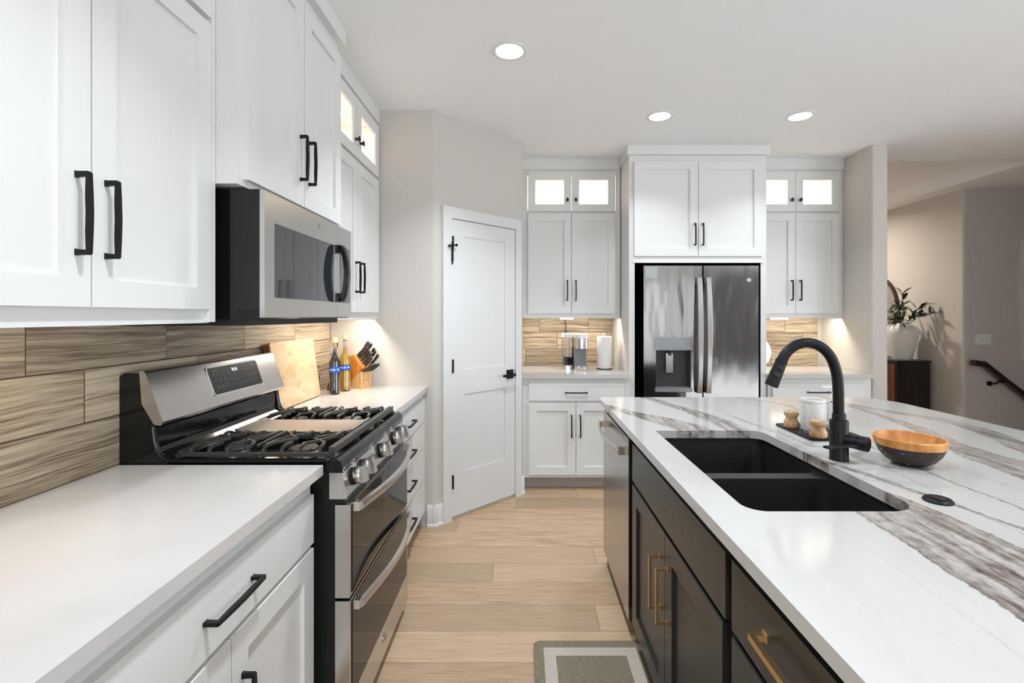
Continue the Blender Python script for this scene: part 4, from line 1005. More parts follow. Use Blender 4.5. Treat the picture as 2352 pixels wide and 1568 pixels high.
# ------------------------------------------------------------------ fridge (frame B)
t = thing('refrigerator', 'stainless french-door refrigerator with water dispenser and long curved handles', 'refrigerator', (1.39, 4.36, 0), 'B')
bm = NB(); box(bm, 0.952, 1.836, 3.80, 4.35, 0.03, 1.745, 0.003); obj('body', bm, M['void'], t)
bm = NB(); plate_hole(bm, 0.945, 1.402, 0.63, 1.762, 1.042, 1.312, 0.81, 1.105, 3.735, 3.797, 0.005); dl = obj('door', bm, M['fridge'], t)
bm = NB(); box(bm, 1.413, 1.842, 3.735, 3.797, 0.63, 1.762, 0.007, 3); drr = obj('door', bm, M['fridge'], t)
bm = NB(); box(bm, 0.945, 1.842, 3.735, 3.797, 0.06, 0.618, 0.007, 3); fz = obj('freezer_drawer', bm, M['fridge'], t)
bm = NB(); tube(bm, [(1.0, 3.69, 0.56), (1.787, 3.69, 0.56)], 0.013, 12); box(bm, 1.02, 1.045, 3.69, 3.736, 0.548, 0.572); box(bm, 1.74, 1.765, 3.69, 3.736, 0.548, 0.572); obj('handle', bm, M['steel'], fz)
def fridge_handle(xc, d):
    bm = NB(); n = 28; P = []; w = 0.019
    for i in range(n + 1):
        u = i / n; z = 0.775 + u * 0.893; y = 3.735 - 0.030 - 0.030 * math.sin(PI * u) ** 0.75
        P += [(xc - w, y + 0.010, z), (xc - w, y - 0.004, z), (xc - w + 0.004, y - 0.008, z), (xc + w - 0.004, y - 0.008, z), (xc + w, y - 0.004, z), (xc + w, y + 0.010, z)]
    F = [tuple(range(6)), tuple(n * 6 + k for k in range(6))[::-1]]
    for i in range(n):
        for k in range(6): F.append((i * 6 + k, i * 6 + (k + 1) % 6, (i + 1) * 6 + (k + 1) % 6, (i + 1) * 6 + k))
    mesh_add(bm, P, F); hd = obj('handle', bm, M['steel'], d, smooth=40)
    for z in (0.795, 1.648):
        bm = NB(); box(bm, xc - w + 0.001, xc + w - 0.001, 3.700, 3.736, z - 0.022, z + 0.022, 0.004); obj('handle_mount', bm, M['dispdark'], d)
fridge_handle(1.372, dl); fridge_handle(1.440, drr)
bm = NB(); box(bm, 1.034, 1.320, 3.727, 3.74, 1.104, 1.206, 0.002); obj('dispenser_panel', bm, M['panelgrey'], dl)
bm = NB()
box(bm, 1.040, 1.314, 3.792, 3.797, 0.80, 1.11); box(bm, 1.040, 1.046, 3.732, 3.797, 0.80, 1.11); box(bm, 1.308, 1.314, 3.732, 3.797, 0.80, 1.11); box(bm, 1.04, 1.314, 3.732, 3.797, 1.10, 1.108)
lathe(bm, (1.16, 3.765, 1.06), [(0.0, 0), (0.012, 0.0), (0.016, 0.04)], 16)
obj('dispenser_recess', bm, M['dispdark'], dl)
bm = NB(); box(bm, 1.034, 1.320, 3.718, 3.797, 0.780, 0.812, 0.003); obj('drip_tray', bm, M['panelgrey'], dl)
bm = NB(); box(bm, 1.128, 1.184, 3.765, 3.775, 0.925, 1.078, 0.004); obj('paddle', bm, M['steel'], dl)
bm = NB()
def fr_txt(s, size, x, z): text_bm(bm, s, size, (x, 3.7265, z), XA, XC, 0.0006)
for s, x_, z_ in (('FILTER', 1.077, 1.182), ('HOME', 1.077, 1.155), ('LIGHT', 1.277, 1.182), ('LOCK', 1.277, 1.155), ('WATER', 1.077, 1.118), ('AUTO', 1.128, 1.118), ('CUBED', 1.178, 1.118), ('CRUSH', 1.228, 1.118), ('MENU', 1.277, 1.118)): fr_txt(s, 0.008, x_, z_)
obj('panel_lettering', bm, M['glyphdark'], dl, smooth=0)
badge(drr, (1.764, 3.7345, 1.652), 0.016, XA, XC)
bm = NB(); box(bm, 0.952, 1.0, 3.80, 3.86, 1.745, 1.765, 0.002); box(bm, 1.79, 1.836, 3.80, 3.86, 1.745, 1.765, 0.002); obj('hinge_cover', bm, M['dispdark'], t)
t = thing('magnet_card', 'small square card with pale handwriting on the fridge door top corner', 'magnet', (1.006, 3.735, 1.67), 'B')
bm = NB(); box(bm, 0.957, 1.053, 3.7325, 3.7345, 1.662, 1.755); obj('card', bm, M['cardgrey'], t)
bm = NB()
def squiggle(bm, x0, x1, z, amp, n, r, arc=0.0, y=3.7322):
    pts = []
    for i in range(n * 6 + 1):
        u = i / (n * 6); pts.append((x0 + (x1 - x0) * u + 0.4 * amp * math.sin(u * n * 2 * PI), y, z + amp * (0.6 + 0.4 * math.sin(u * 9.0)) * math.cos(u * n * 2 * PI) + arc * math.sin(PI * u)))
    tube(bm, pts, r, 5)
squiggle(bm, 0.975, 1.030, 1.738, 0.0014, 9, 0.0007, 0.005); squiggle(bm, 0.968, 1.034, 1.728, 0.0012, 11, 0.0006)
squiggle(bm, 0.966, 1.038, 1.710, 0.0042, 8, 0.0012); squiggle(bm, 0.975, 1.030, 1.692, 0.0014, 9, 0.0008, -0.006)
obj('handwriting', bm, M['glyphwhite'], t, smooth=0)
# ------------------------------------------------------------------ faucet
fy = 1.53
def FP(px, py, y=fy): return Vector(((px - 1200) * y / 1100, y, 1.375 - (py - 724) * y / 1100))
fb = FP(1927, 1060)
t = thing('faucet', 'matte black pull-down gooseneck faucet beside the sink', 'faucet', (fb.x, fy, 0.914), 'B')
bm = NB(); lathe(bm, (fb.x, fy, 0.914), [(0, 0), (0.0275, 0), (0.0275, 0.003), (0.0265, 0.005), (0.0265, 0.124), (0.025, 0.127), (0.0195, 0.128), (0.0195, 0.146), (0.0185, 0.148), (0, 0.148)], 40); obj('base', bm, M['black'], t)
path = smooth_path([(fb.x, fy, 1.055)] + [FP(1926, 940), FP(1925, 890), FP(1921, 855), FP(1908, 820), FP(1886, 797), FP(1858, 787), FP(1830, 792), FP(1808, 808), FP(1795, 829)], 8)
bm = NB(); tube(bm, path, 0.0158, 24); obj('spout', bm, M['black'], t)
a, c = FP(1795.5, 828), FP(1771, 886); ax = (c - a).normalized(); L = (c - a).length
bm = NB(); lathe(bm, a, [(0, -0.002), (0.0180, -0.002), (0.0180, 0.006), (0.0170, 0.007), (0.0174, 0.010), (0.0202, L - 0.012), (0.0202, L - 0.002), (0.018, L), (0, L)], 32, axis=ax); sh = obj('spray_head', bm, M['black'], t)
bm = NB(); side = Vector((-0.35, -0.93, -0.15)).normalized()
for (s_, r_, q) in ((0.024, 0.0075, 0.0185), (0.048, 0.0105, 0.0195)):
    o_ = a + ax * s_; sd = (side - ax * side.dot(ax)).normalized()
    lathe(bm, o_ + sd * (q - 0.002), [(0, 0.005), (r_ * 0.8, 0.005), (r_, 0.002), (r_, 0)], 20, axis=sd)
obj('spray_button', bm, M['void'], sh)
hd_ = Vector((0.60, -0.80, -0.03)).normalized(); hc = Vector((fb.x, fy, 0.981))
bm = NB(); lathe(bm, hc, [(0, 0), (0.021, 0), (0.021, 0.052), (0.0195, 0.0525), (0.0195, 0.054), (0.0225, 0.055), (0.0225, 0.079), (0.021, 0.081), (0, 0.081)], 32, axis=hd_); hv = obj('handle', bm, M['black'], t)
bm = NB(); e0 = hc + hd_ * 0.066 + Vector((-0.01, 0, -0.004)); e1 = e0 + Vector((-0.118, -0.018, -0.002)); bar(bm, e0, e1, 0.018, 0.0065, b=0.0015); obj('lever', bm, M['black'], hv)
# ------------------------------------------------------------------ tray with things
t = thing('sink_tray', 'white riser block with black rectangular tray behind the faucet', 'tray', (1.11, 1.80, 0.914), 'B')
bm = NB(); prism(bm, rrect(1.018, 1.215, 1.683, 1.925, 0.012, 4), XA, XB, XC, 0.9145, 0.934, b=0.0015); obj('riser', bm, M['ceramic'], t)
bm = NB(); prism(bm, rrect(1.014, 1.219, 1.679, 1.929, 0.016, 4), XA, XB, XC, 0.9342, 0.9415, b=0.0015); obj('tray_plate', bm, M['black'], t)
ZT = 0.9418
t = thing('utensil_cup', 'white ceramic cup with raised leaf pattern on the black tray', 'cup', (1.098, 1.81, ZT), 'B')
bm = NB(); lathe(bm, (1.098, 1.81, ZT), [(0, 0), (0.039, 0), (0.041, 0.003), (0.041, 0.106), (0.0435, 0.109), (0.0435, 0.117), (0.041, 0.118), (0.038, 0.116), (0.0375, 0.02), (0, 0.018)], 48); cu = obj('cup_body', bm, M['ceramic'], t)
bm = NB()
for k in range(8):
    a0 = k * PI / 4
    for j in range(6):
        for sgn in (-1, 1):
            z0 = ZT + 0.012 + j * 0.015
            pts = []
            for q in range(5):
                u = q / 4; an = a0 + sgn * u * 0.34; pts.append((1.098 + 0.0408 * math.cos(an), 1.81 + 0.0408 * math.sin(an), z0 + u * 0.024))
            tube(bm, pts, [0.0006, 0.0016, 0.0018, 0.0014, 0.0006], 6)
obj('leaf_relief', bm, M['ceramic'], cu)
def knobbrush(x, y, h, r, label):
    t = thing('dish_brush', label, 'brush', (x, y, ZT), 'B')
    bm = NB(); lathe(bm, (x, y, ZT), [(0, 0), (r * 0.95, 0), (r, 0.004), (r * 0.97, h * 0.32), (r * 0.74, h * 0.52), (r * 0.76, h * 0.62), (r * 0.98, h * 0.80), (r * 0.95, h * 0.93), (r * 0.7, h), (0, h)], 32)
    obj('wooden_knob', bm, M['bambooknob'], t)
knobbrush(1.047, 1.865, 0.062, 0.027, 'waisted pale wooden brush knob on the tray, left of the leaf cup')
knobbrush(1.058, 1.712, 0.060, 0.029, 'waisted pale wooden brush knob on the tray, in front of the cup beside the faucet')
t = thing('glass_dish', 'small clear glass dish on the black tray between the wooden knobs', 'dish', (1.062, 1.775, ZT), 'B')
bm = NB(); lathe(bm, (1.060, 1.772, ZT), [(0, 0), (0.022, 0), (0.026, 0.010), (0.024, 0.010), (0.020, 0.003), (0, 0.003)], 28); obj('dish_body', bm, M['glass'], t)
t = thing('soap_dispenser', 'clear soap bottle with white pump on the tray behind the faucet', 'soap dispenser', (1.180, 1.815, ZT), 'B')
bm = NB(); lathe(bm, (1.180, 1.815, ZT), [(0, 0), (0.028, 0), (0.030, 0.004), (0.030, 0.085), (0.024, 0.098), (0.013, 0.104), (0.013, 0.110), (0, 0.110)], 32); obj('bottle', bm, M['glass'], t)
bm = NB(); lathe(bm, (1.180, 1.815, ZT + 0.110), [(0, 0), (0.015, 0), (0.015, 0.016), (0.006, 0.018), (0.006, 0.046), (0.010, 0.047), (0.010, 0.056), (0, 0.057)], 24); bar(bm, (1.180, 1.815, ZT + 0.161), (1.134, 1.815, ZT + 0.164), 0.012, 0.007, b=0.001); obj('pump', bm, M['plastic'], t)
# ------------------------------------------------------------------ bowl
t = thing('wooden_bowl', 'round wooden bowl with worn dark painted outside and orange rim on the island', 'bowl', (1.200, 1.485, 0.914), 'B')
bc = (1.200, 1.485, 0.9142)
bm = NB(); lathe(bm, bc, [(0, 0), (0.036, 0), (0.043, 0.003), (0.064, 0.017), (0.080, 0.037), (0.0895, 0.060)], 64); obj('painted_outside', bm, M['bowldark'], t)
bm = NB(); lathe(bm, bc, [(0.0895, 0.060), (0.092, 0.070), (0.0935, 0.082), (0.0905, 0.085), (0.085, 0.083), (0.079, 0.062), (0.064, 0.034), (0.040, 0.018), (0, 0.014)], 64); obj('wooden_rim', bm, M['bowlwood'], t)
t = thing('lemon', 'yellow lemon lying in the wooden bowl', 'fruit', (1.19, 1.485, 0.93), 'B')
bm = NB(); lathe(bm, (1.190, 1.487, 0.9545), [(0, -0.038), (0.006, -0.036), (0.014, -0.029), (0.022, -0.014), (0.0245, 0), (0.022, 0.014), (0.014, 0.028), (0.006, 0.034), (0, 0.036)], 24, axis=(0.9, -0.4, 0)); obj('rind', bm, M['lemon'], t)
t = thing('air_switch', 'small round black disposal button on the island near the sink corner', 'button', (1.031, 1.188, 0.914), 'B')
bm = NB(); lathe(bm, (1.031, 1.188, 0.9141), [(0, 0), (0.031, 0), (0.031, 0.004), (0.027, 0.008), (0.020, 0.008), (0.018, 0.006), (0, 0.006)], 36); sw = obj('button_ring', bm, M['black'], t)
bm = NB(); lathe(bm, (1.031, 1.188, 0.920), [(0, 0), (0.0165, 0), (0.0165, 0.004), (0.014, 0.006), (0, 0.0055)], 32); obj('button_cap', bm, M['void'], t)
# ------------------------------------------------------------------ items on the far left counter
t = thing('cutting_board', 'large end grain maple cutting board leaning on the tile behind the range', 'cutting board', (-1.19, 2.53, 0.914), 'B')
b0 = Vector((-1.160, 0, 0.9190)); bt = Vector((-1.205, 0, 1.240)); bv = (bt - b0).normalized(); bn = Vector((bv.z, 0, -bv.x))
bm = NB(); prism(bm, rrect(2.285, 2.755, 0.0, 0.328, 0.012, 4), XB, bv, bn, -0.030, 0.0, b0, b=0.003); obj('end_grain_face', bm, M['board'], t)
bm = NB(); prism(bm, rrect(2.276, 2.2865, 0.006, 0.322, 0.002, 2), XB, bv, bn, -0.030, -0.001, b0, b=0.001); obj('edge_band', bm, M['boardside'], t)
def bottle(x, y, r, H, fill, mat, label, word, corkdy):
    t = thing('oil_bottle', label, 'bottle', (x, y, 0.914), 'B', group=None)
    z = 0.9142
    bm = NB(); lathe(bm, (x, y, z), [(0, 0), (r - 0.002, 0), (r, 0.004), (r, 0.195), (r * 0.9, 0.212), (r * 0.55, 0.230), (0.0125, 0.238), (0.0125, H - 0.03), (0.014, H - 0.03), (0.014, H - 0.02), (0.0095, H - 0.02), (0.0095, 0.235), (r * 0.45, 0.226), (r - 0.004, 0.205), (r - 0.003, 0.010), (0, 0.008)], 32); obj('glass_body', bm, M['glass'], t)
    bm = NB(); ri = r - 0.0035; lathe(bm, (x, y, z), [(0, 0.009), (ri, 0.010), (ri, 0.194), (ri * 0.88, 0.209), (ri * 0.5, 0.225), (0.009, 0.236), (0.009, fill), (0, fill)], 28); obj('liquid', bm, mat, t)
    bm = NB(); lathe(bm, (x, y, z + H - 0.045), [(0, 0), (0.0092, 0), (0.0092, 0.016), (0.0165, 0.016), (0.0165, 0.043), (0.014, 0.046), (0, 0.046)], 24); obj('cork_stopper', bm, M['cork'], t)
    bm = NB(); lathe(bm, (x, y, z), [(r + 0.0004, 0.128), (r + 0.0006, 0.128), (r + 0.0006, 0.162), (r + 0.0004, 0.162)], 32); lb = obj('label_band', bm, M['blue'], t)
    bm = NB(); text_bm(bm, word, 0.0155, (0, 0, z + 0.145), XA, XC, 0, bold=0.0004)
    a0 = math.atan2(-1, -0.0) + 0.32
    for v in bm.verts:
        an = a0 + v.co.x / (r + 0.001); v.co.x = x + (r + 0.0011) * math.cos(an); v.co.y = y + (r + 0.0011) * math.sin(an)
    obj('label_lettering', bm, M['glyphwhite'], t, smooth=0)
bottle(-1.098, 2.80, 0.0300, 0.330, 0.262, M['darkoil'], 'tall slim bottle of dark vinegar with blue band and cork, left of two', 'BLUE  W', 0)
bottle(-1.083, 2.925, 0.0310, 0.345, 0.272, M['oil'], 'tall slim bottle of golden oil with blue band and cork, right of two', 'BLUE  W', 0)
t = thing('pepper_mill', 'slim mill with dark metal top and reddish wooden foot behind the dark bottle', 'pepper mill', (-1.165, 2.96, 0.914), 'B')
bm = NB(); lathe(bm, (-1.165, 2.96, 0.9142), [(0, 0), (0.038, 0), (0.040, 0.01), (0.034, 0.04), (0.016, 0.07), (0.013, 0.15), (0.018, 0.20), (0, 0.20)], 28); obj('wooden_foot', bm, M['reddish'], t)
bm = NB(); lathe(bm, (-1.165, 2.96, 1.114), [(0, 0), (0.017, 0), (0.019, 0.02), (0.012, 0.03), (0.006, 0.05), (0, 0.05)], 24); tube(bm, [(-1.165, 2.96, 1.155), (-1.145, 2.95, 1.175), (-1.140, 2.948, 1.21)], 0.006, 10); obj('metal_top', bm, M['dispdark'], t)
# knife block
kb_rot = math.radians(-25)
KB = thing('knife_block', 'orange wooden knife block with slanted top and pale front', 'knife block', (-1.012, 2.995, 0.9142), rot=kb_rot)
S = math.sqrt(0.5)
bm = NB(); prism(bm, [(-0.195, 0.090), (-0.115, 0.006), (0.012, 0.133), (-0.068, 0.215)], XA, XC, XB, 0, 0.10, b=0.002); obj('slanted_block', bm, M['blockwood'], KB)
bm = NB(); prism(bm, [(-0.112, 0.0), (0, 0.0), (0, 0.098), (-0.012, 0.108), (-0.112, 0.008)], XA, XC, XB, 0.001, 0.099, b=0.0015); o = obj('base', bm, M['blocklight'], KB)
bm = NB(); tube(bm, [(0.0004, 0.030 + 0.045 * i / 40, 0.052 + 0.0022 * math.cos(i * 1.1) * (1.8 if i < 4 else 1)) for i in range(41)], 0.0005, 5); obj('front_lettering', bm, M['boardside'], KB, smooth=0)
Rk = Matrix.Rotation(kb_rot, 4, 'Z'); KO = Vector((-1.012, 2.995, 0.9142))
def knife(base, d, L, r, label, blade=0.10):
    """base point on the block in block coordinates, d direction of the handle"""
    p0 = KO + Rk @ Vector(base); dd = (Rk @ Vector(d)).normalized()
    t = thing('kitchen_knife', label, 'knife', p0, 'B')
    lat = (Rk @ Vector((0, 1, 0)))
    n = 10; pts = [p0 + dd * (0.012 + (L - 0.012) * i / n) + Vector((0, 0, -0.006)) * math.sin(PI * i / n) for i in range(n + 1)]
    rs = [r * q for q in (0.80, 0.95, 1.0, 0.95, 0.88, 0.88, 0.93, 1.0, 1.12, 1.15, 0.75)]
    bm = NB(); tube(bm, pts, rs, 14, sx=0.72, sy=1.2, up=lat); h = obj('handle', bm, M['handle'], t, smooth=60)
    bm = NB(); tube(bm, [p0 - dd * 0.002, p0 + dd * 0.014], [r * 0.75, r * 0.85], 12, sx=0.6, sy=1.3, up=lat)
    obj('bolster', bm, M['chrome'], t)
    bm = NB()
    for s_ in (0.3, 0.52, 0.74):
        q = p0 + dd * L * s_ + Vector((0, 0, -0.005)); cyl(bm, q - lat * r * 0.78, q + lat * r * 0.78, 0.0022, seg=8)
    cyl(bm, p0 + dd * (L - 0.004), p0 + dd * (L + 0.0015), r * 0.7, seg=12)
    obj('rivets', bm, M['chrome'], h)
A_ = Vector((-0.068, 0, 0.215)); B_ = Vector((0.012, 0, 0.133)); D_ = Vector((S, 0, S))
def sl(s, y): q = A_ + (B_ - A_) * s; return (q.x, y, q.z)
knife(sl(0.22, 0.020), D_, 0.140, 0.0100, 'thick dark-handled sharpening steel, topmost in the knife block')
knife(sl(0.38, 0.018), D_, 0.112, 0.0085, 'dark-handled knife second from the top in the front row of the block')
knife(sl(0.58, 0.018), D_, 0.108, 0.0085, 'dark-handled knife third from the top in the front row of the block')
knife(sl(0.78, 0.018), D_, 0.110, 0.0085, 'dark-handled knife fourth from the top in the front row of the block')
knife(sl(0.95, 0.020), D_, 0.092, 0.0080, 'dark-handled knife lowest in the front row of the slanted block top')
knife(sl(0.22, 0.060), D_, 0.120, 0.0085, 'dark-handled knife topmost in the rear row of the block')
knife(sl(0.45, 0.078), D_, 0.105, 0.0080, 'dark-handled knife second in the rear row of the block')
knife(sl(0.70, 0.060), D_, 0.112, 0.0080, 'dark-handled knife third in the rear row, reaching far right')
knife(sl(0.88, 0.078), D_, 0.100, 0.0080, 'dark-handled knife lowest in the rear row of the block')
DL = Vector((0.84, 0, 0.54))
for k, lab in enumerate(('front', 'second', 'third', 'rear')):
    knife((-0.004, 0.016 + k * 0.0225, 0.104), DL, 0.095, 0.0065, 'small steak knife in the low front slots of the block, %s of four' % lab)
# ------------------------------------------------------------------ coffee corner
t = thing('coffee_maker', 'white and silver single-serve coffee maker with clear water tank', 'coffee maker', (0.44, 4.070, 0.914), 'B')
Z0 = 0.9142
bm = NB(); prism(bm, rrect(0.345, 0.440, 4.090, 4.220, 0.03, 6), XA, XB, XC, Z0, Z0 + 0.030, b=0.002); obj('tank_base', bm, M['steel'], t)
bm = NB()
def shell(bm, x0, x1, y0, y1, z0, z1, r, th):
    slab_holes(bm, rrect(x0, x1, y0, y1, r, 6), [rrect(x0 + th, x1 - th, y0 + th, y1 - th, max(r - th, .003), 6)], z0, z1)
shell(bm, 0.345, 0.440, 4.090, 4.220, Z0 + 0.031, Z0 + 0.272, 0.03, 0.003); prism(bm, rrect(0.349, 0.436, 4.094, 4.216, 0.026, 6), XA, XB, XC, Z0 + 0.031, Z0 + 0.036); obj('water_tank', bm, M['glass'], t)
bm = NB(); prism(bm, rrect(0.352, 0.433, 4.097, 4.213, 0.024, 6), XA, XB, XC, Z0 + 0.037, Z0 + 0.105); obj('water', bm, M['mwglass'], t)
bm = NB(); lathe(bm, (0.394, 4.145, Z0 + 0.105), [(0, 0), (0.014, 0), (0.012, 0.10), (0.015, 0.155), (0, 0.16)], 16); obj('tank_filter', bm, M['plastic'], t)
bm = NB(); prism(bm, rrect(0.343, 0.443, 4.087, 4.223, 0.031, 6), XA, XB, XC, Z0 + 0.272, Z0 + 0.302, b=0.004); obj('tank_lid', bm, M['plastic'], t)
bm = NB(); prism(bm, rrect(0.437, 0.545, 4.050, 4.220, 0.02, 6), XA, XB, XC, Z0 + 0.036, Z0 + 0.19, b=0.002); obj('column', bm, M['greyplastic'], t)
bm = NB(); lathe(bm, (0.498, 4.005, Z0), [(0, 0), (0.050, 0), (0.052, 0.003), (0.052, 0.028), (0.048, 0.032), (0, 0.032)], 40); box(bm, 0.440, 0.545, 4.040, 4.220, Z0, Z0 + 0.034, 0.003); obj('drip_base', bm, M['steel'], t)
bm = NB(); prism(bm, round_poly([(0.440, 3.940), (0.552, 3.940), (0.552, 4.220), (0.440, 4.220)], [0.05, 0.05, 0.01, 0.01]), XA, XB, XC, Z0 + 0.185, Z0 + 0.268, b=0.002); obj('brew_head', bm, M['chrome'], t)
bm = NB(); prism(bm, round_poly([(0.438, 3.938), (0.554, 3.938), (0.554, 4.222), (0.438, 4.222)], [0.05, 0.05, 0.01, 0.01]), XA, XB, XC, Z0 + 0.270, Z0 + 0.300, b=0.006); obj('lid', bm, M['plastic'], t)
t = thing('paper_towel_roll', 'white paper towel roll on a stand beside the fridge panel', 'paper towels', (0.705, 4.12, 0.914), 'B')
bm = NB(); lathe(bm, (0.705, 4.12, Z0), [(0, 0), (0.068, 0), (0.068, 0.006), (0, 0.008)], 40); obj('stand_base', bm, M['bronze'], t)
bm = NB(); lathe(bm, (0.705, 4.12, Z0 + 0.008), [(0.018, 0), (0.062, 0), (0.064, 0.004), (0.063, 0.268), (0.060, 0.272), (0.018, 0.272), (0.018, 0)], 48); obj('towel_roll', bm, M['paper'], t)
bm = NB(); cyl(bm, (0.705, 4.12, Z0 + 0.008), (0.705, 4.12, Z0 + 0.285), 0.005, seg=12)
tube(bm, [(0.705 + 0.011 * math.sin(2 * PI * i / 16), 4.12, Z0 + 0.294 - 0.012 * math.cos(2 * PI * i / 16)) for i in range(17)], 0.0032, 8, caps=False); obj('stand_ring', bm, M['plastic'], t)
t = thing('round_plaque', 'round white board leaning on the tile right of the fridge', 'decoration', (2.115, 4.34, 0.914), 'B')
bm = NB()
Rt = Matrix.Translation((2.115, 4.335, 0.914 + 0.136)) @ Matrix.Rotation(math.radians(-12), 4, 'X')
lathe(bm, (0, 0, 0), [(0, -0.008), (0.133, -0.008), (0.135, -0.006), (0.135, 0.006), (0.133, 0.008), (0, 0.008)], 56, axis=(0, 1, 0))
for k in range(-6, 7): box(bm, -math.sqrt(0.131 ** 2 - (k * 0.02) ** 2), math.sqrt(0.131 ** 2 - (k * 0.02) ** 2), -0.0095, -0.007, k * 0.02 - 0.0085, k * 0.02 + 0.0085, 0.0008)
bmesh.ops.transform(bm, matrix=Rt, verts=bm.verts); obj('planked_disc', bm, M['ceramic'], t)
# ------------------------------------------------------------------ mat
t = thing('kitchen_mat', 'grey-brown cushioned floor mat with pale dotted border beside the island', 'mat', (0.275, 1.38, 0), 'B')
bm = NB(); prism(bm, rrect(0.045, 0.505, 0.75, 2.005, 0.03, 5), XA, XB, XC, 0.0008, 0.014, b=0.006, seg=3); obj('mat_surface', bm, M['rug'], t)
# ------------------------------------------------------------------ hallway
t = thing('console_table', 'dark espresso console cabinet against the hallway wall under the vase', 'console', (4.42, 6.0, 0), 'B')
bm = NB(); box(bm, 4.235, 4.615, 5.42, 6.9, 0.0, 0.845, 0.003); obj('cabinet_body', bm, M['console'], t)
bm = NB(); box(bm, 4.225, 4.625, 5.41, 6.91, 0.845, 0.862, 0.002); obj('top', bm, M['console'], t)
for k in range(3):
    bm = NB(); box(bm, 4.229, 4.2345, 5.44 + k * 0.487, 5.915 + k * 0.487, 0.03, 0.82, 0.001); obj('door', bm, M['consoleside'], t)
t = thing('round_mirror', 'round dark-framed mirror over the console, cut by the wing wall', 'mirror', (4.66, 6.35, 1.48), 'B')
bm = NB(); lathe(bm, (4.668, 6.35, 1.48), [(0.385, 0), (0.42, 0), (0.42, 0.03), (0.41, 0.035), (0.395, 0.033), (0.385, 0.02), (0.385, 0)], 64, axis=(-1, 0, 0)); obj('frame', bm, M['railwood'], t)
bm = NB(); lathe(bm, (4.668, 6.35, 1.48), [(0, 0.012), (0.39, 0.012), (0.39, 0.0), (0, 0.0)], 64, axis=(-1, 0, 0)); obj('mirror_glass', bm, M['mirror'], t)
def vase(x, y, H, R, label):
    t = thing('ceramic_vase', label, 'vase', (x, y, 0.862), 'B')
    ctrl = [(0.60, 0.0), (0.64, 0.06), (0.74, 0.22), (0.86, 0.42), (0.96, 0.60), (1.0, 0.72), (0.98, 0.81), (0.86, 0.89), (0.64, 0.945), (0.48, 0.965)]
    sm = smooth_path([(a, 0, c) for a, c in ctrl], 5)
    prof = [(0, 0)] + [(p.x + (0.005 if i % 2 else 0), p.z) for i, p in enumerate(sm)]
    prof += [(0.46, 0.985), (0.45, 1.0), (0.40, 1.0), (0.38, 0.97), (0.38, 0.9), (0, 0.3)]
    bm = NB(); lathe(bm, (x, y, 0.8622), [(r * R, h * H) for r, h in prof], 48); obj('vase_body', bm, M['ceramic'], t, smooth=60)
vase(4.455, 5.62, 0.425, 0.156, 'large ribbed white ceramic vase on the dark hallway console')
vase(4.36, 6.02, 0.36, 0.12, 'second white ceramic vase half hidden behind the large vase')
t = thing('leafy_branches', 'dark green leafy branches standing in the large white vase', 'plant', (4.455, 5.62, 1.2), 'B')
bs, bl = NB(), NB()
rnd = random.Random(11)
def leafm(bm, p, d, L, w, nrm):
    d = d.normalized(); s = d.cross(nrm).normalized(); nn = s.cross(d).normalized()
    m_ = 6; rowsv = []
    for i in range(m_ + 1):
        u = i / m_; ww = w * math.sin(PI * min(u * 0.96 + 0.02, 1)) ** 0.8; c_ = p + d * (L * u) + Vector((0, 0, -1)) * (L * 0.22 * u * u)
        rowsv.append([bm.verts.new(c_ - s * ww + nn * ww * 0.25), bm.verts.new(c_), bm.verts.new(c_ + s * ww + nn * ww * 0.25)])
    for A, Bq in zip(rowsv, rowsv[1:]):
        for k in range(2): bm.faces.new([A[k], A[k + 1], Bq[k + 1], Bq[k]])
for (dx, dy, dz, n) in ((-0.02, -0.03, 0.34, 12), (0.10, -0.16, 0.18, 11), (0.16, -0.26, 0.10, 12), (-0.13, -0.10, 0.20, 11), (-0.20, -0.06, 0.12, 11), (0.04, -0.20, 0.06, 10), (-0.10, 0.05, 0.02, 9), (0.02, 0.10, 0.16, 9), (-0.12, -0.16, -0.02, 9), (-0.22, -0.14, 0.0, 10)):
    p0 = Vector((4.455, 5.62, 1.14)); p1 = Vector((4.455 + dx * 0.25, 5.62 + dy * 0.25, 1.28)); p2 = Vector((4.455 + dx, 5.62 + dy, 1.30 + dz))
    pts = smooth_path([p0, p1, (p1 + p2) / 2 + Vector((0, 0, 0.03)), p2], 6)
    tube(bs, pts, [0.0045 - 0.003 * i / len(pts) for i in range(len(pts))], 6)
    for k in range(n):
        i = int((0.42 + 0.58 * (k + 1) / n) * (len(pts) - 1)); q = pts[i]; tg = (pts[min(i + 1, len(pts) - 1)] - pts[i - 1]).normalized()
        a_ = k * 2.4 + rnd.random() * 1.5; sd = Vector((math.cos(a_), math.sin(a_) * 0.8, 0.15 + rnd.random() * 0.3))
        leafm(bl, q, tg * 0.7 + sd, 0.10 + rnd.random() * 0.05, 0.013 + rnd.random() * 0.005, Vector((rnd.random() * 0.3, -0.4, 1)))
obj('branches', bs, M['stem'], t); obj('leaves', bl, M['leaf'], t, smooth=60)
t = thing('stair_handrail', 'dark wooden stair handrail sloping down the grey wall', 'handrail', (4.75, 4.99, 0.9), 'B')
prof = round_poly([(-0.028, -0.030), (0.028, -0.030), (0.032, 0.012), (0.022, 0.030), (-0.022, 0.030), (-0.032, 0.012)], [0.006] * 6, 3)
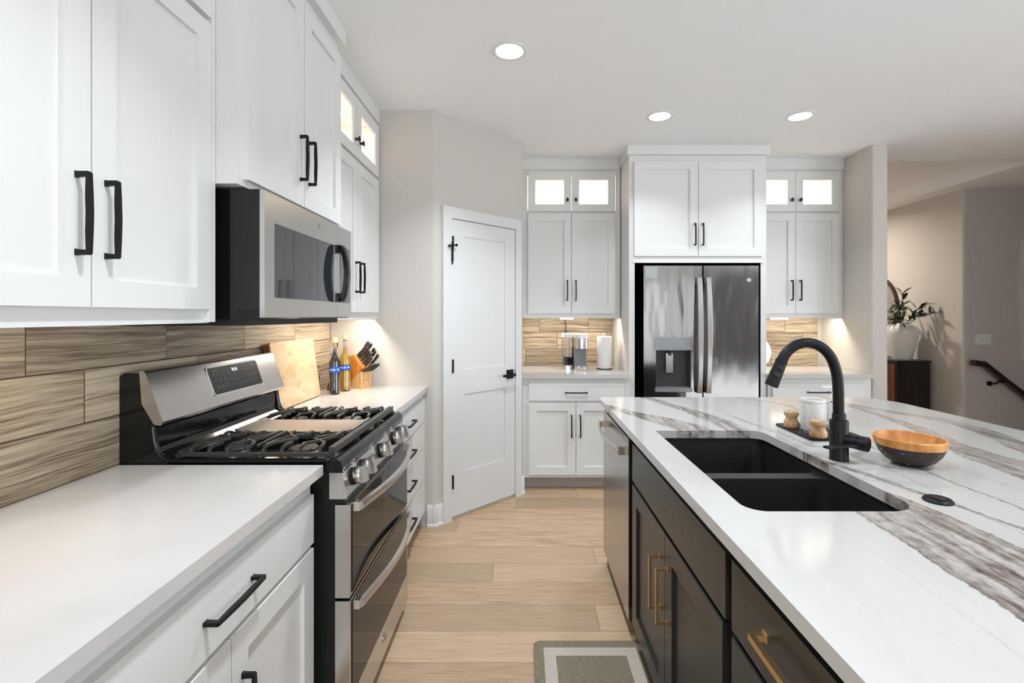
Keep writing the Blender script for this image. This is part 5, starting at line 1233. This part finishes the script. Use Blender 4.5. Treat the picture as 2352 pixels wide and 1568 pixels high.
def rail(bm, pts):
    loops = []
    for p in pts: loops.append([bm.verts.new((p[0], 4.985 + q[0], p[1] + q[1])) for q in prof])
    n = len(prof)
    for A, Bq in zip(loops, loops[1:]):
        for i in range(n): bm.faces.new([A[i], A[(i + 1) % n], Bq[(i + 1) % n], Bq[i]])
    bm.faces.new(loops[0]); bm.faces.new(loops[-1][::-1])
bm = NB(); rail(bm, [(4.690, 0.882), (4.805, 0.868), (6.4, -0.376)]); obj('rail', bm, M['railwood'], t)
bm = NB(); cyl(bm, (4.935, 5.069, 0.655), (4.935, 5.05, 0.655), 0.024, seg=20); tube(bm, smooth_path([(4.935, 5.055, 0.655), (4.945, 5.0, 0.665), (4.985, 4.985, 0.705)], 5), 0.009, 10); box(bm, 4.955, 5.02, 4.972, 4.998, 0.675, 0.682); obj('bracket', bm, M['black'], t)
t = thing('light_switch', 'white three-gang light switch plate on the grey stairwell wall', 'light switch', (4.875, 5.07, 1.12), 'B')
bm = NB(); box(bm, 4.790, 4.955, 5.062, 5.0695, 1.066, 1.178, 0.002); obj('cover_plate', bm, M['plastic'], t)
for k in range(3):
    bm = NB(); x = 4.826 + k * 0.046; box(bm, x - 0.0165, x + 0.0165, 5.0585, 5.063, 1.089, 1.155, 0.0015); obj('rocker', bm, M['plastic'], t)
t = thing('picture_frame', 'pale framed panel on the grey stairwell wall, cut by the right picture edge', 'picture frame', (5.6, 5.07, 1.54), 'B')
bm = NB(); plate_hole(bm, 5.270, 5.92, 0.905, 2.18, 5.31, 5.88, 0.945, 2.14, 5.045, 5.069, 0.001); obj('frame', bm, M['trim'], t)
bm = NB(); box(bm, 5.30, 5.89, 5.055, 5.0685, 0.94, 2.15); obj('panel', bm, M['ceramic'], t)

# ------------------------------------------------------------------ unseen additions behind the camera for bounce light and reflections
t = thing('bounce_rug', 'large pale rug added unseen behind the camera to bounce light', 'rug', (4.2, -1.6, 0), 'B')  # unseen rug added to bounce neutral light onto the ceiling
bm = NB(); prism(bm, rrect(2.4, 7.0, -4.0, 1.2, 0.02, 3), XA, XB, XC, 0.0005, 0.012, b=0.003); obj('rug_surface', bm, M['paper'], t)
t = thing('reflection_bookcase', 'tall dark brown bookcase added unseen behind the camera to darken the fridge reflection', 'bookcase', (5.25, -4.3, 0), 'B')  # unseen dark case added so the right fridge door reflects something dark
bm = NB(); box(bm, 4.42, 6.3, -4.495, -4.47, 0, 2.45); box(bm, 4.42, 4.46, -4.47, -4.1, 0, 2.45); box(bm, 6.26, 6.3, -4.47, -4.1, 0, 2.45); obj('case', bm, M['darkbrown'], t)
for k in range(7):
    z = 0.04 + k * 0.395
    bm = NB(); box(bm, 4.46, 6.26, -4.47, -4.1, z - 0.02, z + 0.02); obj('shelf', bm, M['darkbrown'], t)
